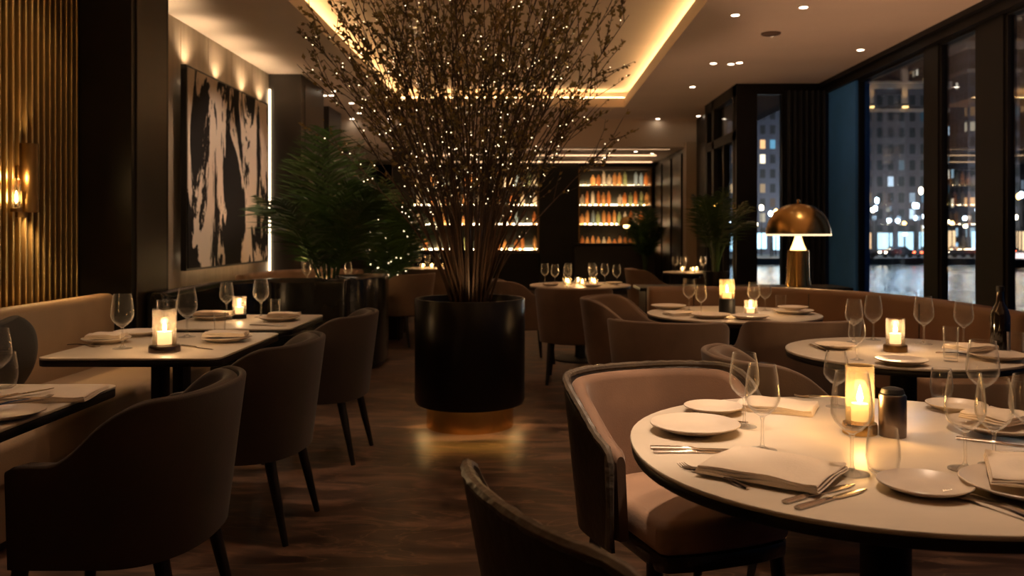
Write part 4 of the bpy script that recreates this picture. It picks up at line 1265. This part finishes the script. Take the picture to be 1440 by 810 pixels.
def small_lamp(x, y, z):
    root = empty('small_lamp', (x, y, z))
    MB().lathe([(0.12, 0.28), (0.11, 0.34), (0.07, 0.40), (0.0, 0.42), (0.0, 0.416), (0.066, 0.396), (0.106, 0.336), (0.116, 0.28), (0.12, 0.28)], 24).build('lamp_shade', M['brass'], root)
    MB().lathe([(0.06, 0), (0.055, 0.015), (0.012, 0.03), (0.010, 0.36)], 16, caps=(True, True)).build('stand', M['brass'], root)
    MB().lathe([(0.0, 0.22), (0.045, 0.24), (0.05, 0.27), (0.03, 0.31), (0.0, 0.32)], 16).build('bulb', M['warm'], root)
    return root
bc = empty('bar_counter', (1.75, 17.3, 0))
MB().box((0, 0, 1.0), (1.7, 0.5, 0.05), bev=0.008).build('counter_top', M['black'], bc)
MB().box((0, 0.04, 0.485), (1.6, 0.4, 0.97), bev=0.004).build('counter_front', M['darkpanel'], bc, False)
tag(bc, 'dark bar counter in front of the window-side bottle shelves', 'counter')
o = small_lamp(2.0, 17.2, 1.026); o.scale = (1.35, 1.35, 1.3); tag(o, 'little brass lamp glowing on the bar counter before the bottle shelves', 'table lamp')
def wall_lantern():
    root = empty('wall_lantern')
    MB().box((0.05, 0, 0.0), (0.02, 0.08, 0.22), bev=0.004).build('back_plate', M['oldbrass'], root)
    MB().box((0.02, 0, -0.07), (0.06, 0.02, 0.02)).build('arm', M['oldbrass'], root, False)
    MB().lathe([(0.03, -0.06), (0.038, 0.10), (0.034, 0.10), (0.027, -0.055), (0.03, -0.06)], 18, (-0.02, 0, 0)).build('glass_shade', M['amber'], root)
    MB().lathe([(0, -0.05), (0.018, -0.03), (0.022, 0.03), (0.01, 0.07), (0, 0.075)], 14, (-0.02, 0, 0)).build('bulb', M['warm'], root)
    return root
place('lan', wall_lantern, (2.52, 12.40, 1.55), 0, 'small amber wall lantern at the far post of the glazed lobby', 'wall lamp')
place('lan', None, (2.52, 11.35, 1.56), 0, 'small amber wall lantern on the middle post of the glazed lobby', 'wall lamp')

# ------------------------------------------------------------------ night city beyond the glass
GZ = -3.0
def river_mat():
    m, nt, out = newmat('river_water')
    b = nt.nodes.new('ShaderNodeBsdfPrincipled'); nt.links.new(b.outputs[0], out.inputs[0])
    setin(b, 'Base Color', (0.09, 0.13, 0.15, 1)); setin(b, 'Roughness', 0.2); setin(b, 'Specular IOR Level', 1.0)
    tc = nt.nodes.new('ShaderNodeTexCoord'); mp = nt.nodes.new('ShaderNodeMapping'); mp.inputs['Scale'].default_value = (0.5, 0.22, 1)
    nt.links.new(tc.outputs['Object'], mp.inputs[0])
    n = nt.nodes.new('ShaderNodeTexNoise'); n.inputs['Scale'].default_value = 1.2; n.inputs['Detail'].default_value = 4
    nt.links.new(mp.outputs[0], n.inputs['Vector'])
    bp = nt.nodes.new('ShaderNodeBump'); bp.inputs['Strength'].default_value = 0.5; bp.inputs['Distance'].default_value = 0.6
    nt.links.new(n.outputs['Fac'], bp.inputs['Height']); nt.links.new(bp.outputs[0], b.inputs['Normal'])
    return m
struct('water', MB().box((80, 40, GZ - 0.1), (146, 135, 0.2)), river_mat())
struct('ground_quay', MB().box((60, 138, GZ + 0.2), (200, 58, 1.2)), pbr('quay_stone', (0.05, 0.05, 0.055), 0.7, var=0.2))
bl = [
 # x0, x1, y0, y1, h, wall, palette, density, strength, sx, sz, label
 (30, 46.5, 128, 150, 34, (0.055, 0.065, 0.10), COOLW + WARMW, .16, 1.2, 1.5, 2.2, 'dark glass tower seen through the slim window beside the curtain'),
 (48, 62, 126, 146, 24.5, (0.075, 0.07, 0.085), WARMW + COOLW, .13, 1.4, 1.6, 2.4, 'stone block with a lit cornice, behind the first window bay'),
 (64, 71.5, 124, 142, 30.0, (0.06, 0.06, 0.08), COOLW + WARMW, .16, 1.0, 1.3, 2.2, 'grey office slab behind the narrow mullion'),
 (73.5, 85.5, 126, 146, 25.5, (0.07, 0.065, 0.08), COOLW + WARMW, .18, 1.4, 1.5, 2.3, 'block with cool lit offices across the water'),
 (87, 110, 128, 150, 26.0, (0.07, 0.065, 0.08), WARMW + COOLW, .16, 1.3, 1.6, 2.3, 'broad stone block at the picture edge across the water'),
 (44, 74, 160, 175, 52, (0.05, 0.055, 0.08), WARMW + COOLW, .12, 1.0, 1.7, 2.5, 'tall dark tower rising behind the stone block with lit cornice'),
 (76, 112, 160, 175, 58, (0.05, 0.055, 0.08), COOLW + WARMW, .12, 1.0, 1.7, 2.5, 'tall dark tower rising behind the block with cool lit offices'),
]
M['cornice'] = pbr('cornice_stone', (0.24, 0.19, 0.17), 0.7)
M['lampwarm'] = emis('lamp_globe', (1, .74, .46), 45.0)
M['lampcool'] = emis('lamp_globe_cool', (.65, .85, 1), 40.0)
M['lampamber'] = emis('lamp_globe_amber', (1, .55, .16), 24.0)
M['shopwarm'] = emis('shop_glow_warm', (1, .62, .32), 3.0)
M['shopcool'] = emis('shop_glow_cool', (.55, .85, 1), 3.6)
M['uplight'] = emis('uplight_lens', (1, .6, .2), 6.0)
brn = random.Random(3)
for i, (x0, x1, y0, y1, h, wall, pal, dens, st, sx, sz, lab) in enumerate(bl):
    root = empty('street_building', (x0, y0, GZ + 0.8))
    w, d = x1 - x0, y1 - y0
    MB().box((w / 2, d / 2, h / 2), (w, d, h)).build('facade', facade('facade_%d' % i, wall, pal, dens, st, sx, sz, i * 3.7), root, False)
    MB().box((w / 2, d / 2, h + 0.5), (w + 1.0, d + 1.0, 1.0)).box((w / 2, d / 2, h - 3.2), (w + 0.5, d + 0.5, 0.5)).build('cornice', M['cornice'], root, False)
    if i < 5:
        k = 0
        while k * 3.1 + 1.2 < w:                                     # shopfronts along the ground floor
            MB().box((k * 3.1 + 1.6, -0.06, 2.0), (2.2, 0.1, 2.2 + brn.random())).build('shop_window', brn.choice((M['shopwarm'], M['shopcool'], M['shopcool'])), root, False)
            k += 1
        for q in range(int(w / 5)):
            x = 2.5 + q * 5
            MB().box((x, -0.6, h - 2.8), (0.7, 0.5, 0.25)).build('uplight', M['uplight'], root, False)
            MB().box((x, -0.25, h + 2.2 - 1.9), (0.9, 0.4, 5.0)).build('pilaster', M['cornice'], root, False)
            if 0 < i < 5:
                light('facade_uplight', 'SPOT', (x, -1.3, h - 2.4), 900, (1, .6, .22), 0.2, root, R(60), 0.8, rot=(R(168), 0, 0))
    tag(root, lab, 'building')
ln = random.Random(12)
cnt = [0, 0, 0]
def nth(n):
    a = ['', 'first', 'second', 'third', 'fourth', 'fifth', 'sixth', 'seventh', 'eighth', 'ninth', 'tenth', 'eleventh', 'twelfth', 'thirteenth', 'fourteenth', 'fifteenth', 'sixteenth', 'seventeenth', 'eighteenth', 'nineteenth']
    t = {2: ('twentieth', 'twenty-'), 3: ('thirtieth', 'thirty-'), 4: ('fortieth', 'forty-'), 5: ('fiftieth', 'fifty-'), 6: ('sixtieth', 'sixty-')}
    return a[n] if n < 20 else t[n // 10][0] if n % 10 == 0 else t[n // 10][1] + a[n % 10]
def street_lamp(mat):
    root = empty('street_lamp')
    MB().tube([(0, 0, 0), (0, 0, 5.0)], [0.09, 0.05], 8).build('post', M['blackmetal'], root, False)
    MB().lathe([(0, 4.9), (0.2, 5.0), (0.27, 5.2), (0.2, 5.42), (0, 5.5)], 14).build('globe', mat, root)
    return root
lm = [('lampwarm', 'warm white'), ('lampcool', 'cool white'), ('lampamber', 'amber')]
for k in range(84):
    a = ln.choice((0, 0, 1, 1, 2))
    x = 27 + 62 * (k + ln.random()) / 84
    cnt[a] += 1
    o = place(('sl', a), lambda: street_lamp(M[lm[a][0]]), (x, 114.5 + ln.uniform(0, 8), GZ + 0.8), 0, lm[a][1] + ' street lamp on the far quay, ' + nth(cnt[a]) + ' such from the curtain side', 'street lamp', lm[a][1] + ' street lamps on the far quay')
    sc_ = ln.uniform(.55, 1.9); o.scale = (1.0, 1.0, sc_)
    if k % 4 == 0: light('street_glow', 'POINT', (x, 110.5, GZ + 6.0), 1500, (1, .76, .52) if a != 1 else (.62, .82, 1), .3)
def car(mat, tail):
    root = empty('car')
    b = MB(); s = []
    prof = [(-2.1, .35), (-2.15, .8), (-1.9, 1.0), (-1.2, 1.05), (-.7, 1.45), (.6, 1.48), (1.2, 1.05), (2.0, .95), (2.15, .6), (2.1, .35)]
    b.rings([[(x, -.85, z) for x, z in prof], [(x, .85, z) for x, z in prof]])
    b.build('body', mat, root)
    for x in (-1.3, 1.3):
        for y in (-.78, .78):
            t = bmesh.new(); bmesh.ops.create_cone(t, cap_ends=True, segments=16, radius1=.33, radius2=.33, depth=.2)
            w = MB(); w.add(t, Matrix.Translation((x, y, .33)) @ Matrix.Rotation(PI / 2, 4, 'X')); w.build('wheel', M['black'], root)
    for y in (-.62, .62):
        MB().box((2.12, y, .7), (.12, .34, .2)).build('headlight', M['lampwarm'], root, False)
        MB().box((-2.12, y, .75), (.12, .34, .2)).build('tail_light', tail, root, False)
    MB().box((0, -.87, .92), (1.4, .03, .1)).build('side_reflector', tail, root, False)
    return root
tail = emis('tail_light', (1, .10, .03), 20.0)
paint = pbr('car_paint', (0.04, 0.04, 0.05), 0.25, coat=0.5)
for k, (x, y, rz, w) in enumerate([(43.0, 106.0, .2, 'first after the blue pillar'), (48.5, 107.4, .2, 'second after the blue pillar'), (52.0, 105.5, .35, 'next to the narrow mullion'), (56.6, 107.5, .2, 'behind the narrow mullion'), (62, 106, .3, 'in the middle window bay'), (67, 106.5, .3, 'nearing the wide mullion')]):
    o = place('car', lambda: car(paint, tail), (x, y + 4.5, GZ + 0.8), rz + (PI if k % 2 else 0), 'dark car with lights on driving along the far quay, ' + w, 'car', 'cars on the far quay')
def boat():
    root = empty('river_boat', (56, 96, GZ))
    MB().rings([[(x, y, .1) for x, y in ((-3.6, -1), (2.8, -1), (4.2, 0), (2.8, 1), (-3.6, 1))], [(x, y, 1.0) for x, y in ((-3.9, -1.2), (3.0, -1.2), (4.8, 0), (3.0, 1.2), (-3.9, 1.2))]]).build('hull', M['blackmetal'], root, False)
    MB().box((-.4, 0, 1.9), (5.4, 1.7, .12)).box((-.4, 0, 1.1), (5.4, 1.7, .2)).build('cabin', M['cornice'], root, False)
    MB().box((-.4, 0, 1.5), (5.3, 1.6, .6)).build('lit_windows', emis('boat_windows', (1, .72, .66), 3.5), root, False)
    return root
tag(boat(), 'low river boat with a row of lit pinkish windows on the water', 'boat')

# ------------------------------------------------------------------ light
# beams of the recessed downlights (wide pools on tables, floor and walls)
for x, y, p, a in [(0.80, 2.0, 95, 58), (1.05, 2.6, 45, 60), (0.20, 2.45, 190, 34), (1.66, 3.6, 70, 62), (1.3, 5.3, 62, 62), (0.35, 4.6, 20, 75), (0.5, 8.3, 30, 70), (-0.4, 7.0, 22, 80), (-0.1, 3.4, 30, 85), (-0.9, 6.2, 26, 80),
                   (-1.75, 4.0, 45, 52), (-1.75, 5.0, 40, 52), (-1.85, 2.6, 40, 52), (-2.3, 3.6, 16, 70), (-1.4, 9.6, 22, 75), (2.2, 6.4, 18, 75), (-1.2, 12.0, 26, 80), (1.2, 11.0, 22, 80), (1.9, 15.5, 12, 90)]:
    spot(x, y, 3.07 if y < 14 else 2.7, p, a)
def uplight(x, y, z, p, ang=150, col=(1, .57, .34)):
    return light('uplight', 'SPOT', (x, y, z), p, col, 0.06, None, R(ang), 1.0, rot=(PI, 0, 0))
# unseen upward fill added round the room to brighten the ceiling, then planter uplights
for x, y, z, p in [(-2.86, 3.2, 0.9, 22), (-2.86, 1.0, 0.9, 30), (2.75, 7.25, 0.9, 60), (3.3, 5.0, 0.85, 115), (3.3, 2.4, 0.85, 115), (3.2, 0.2, 0.85, 105), (-2.2, 8.3, 0.9, 30), (-2.7, 11.6, 0.6, 30), (1.9, 9.4, 0.8, 30), (0.4, 12.8, 0.8, 25)]:
    uplight(x, y, z, p * (0.62 if x > 0 else 0.8))
for a in (0.5, 2.6, 4.7):
    uplight(px_ + .26 * math.cos(a), py_ + .26 * math.sin(a), 0.785, 4.5, 110, (1, .62, .28))
light('palm_fill_spot', 'SPOT', (-1.2, 7.6, 3.07), 40, (1, .72, .4), .03, None, R(60), .7, rot=(R(20), R(22), 0))  # unseen spot added to brighten the palm
for y in (6.9, 7.9, 8.9):
    light('art_spot', 'SPOT', (-1.7, y, 3.07), 48, (1, .74, .52), 0.03, None, R(58), 0.8, rot=(0, R(40), 0))
for y in (6.75, 7.5, 8.25, 9.0, 9.6):
    light('picture_uplight', 'SPOT', (-2.93, y, 2.74), 9, (1, .72, .44), 0.03, None, R(140), 0.9, rot=(PI, R(-12), 0))
for y in (4.2, 5.0):
    light('slat_fill_spot', 'SPOT', (-2.4, y, 3.07), 13, (1, .68, .36), 0.03, None, R(75), 0.8, rot=(0, R(22), 0))  # unseen spots added to make the brass slats brighter
w_ = bpy.data.worlds.new('night'); sc.world = w_; w_.use_nodes = True
bg = w_.node_tree.nodes['Background']
bg.inputs[0].default_value = (0.10, 0.22, 0.42, 1); bg.inputs[1].default_value = 0.12
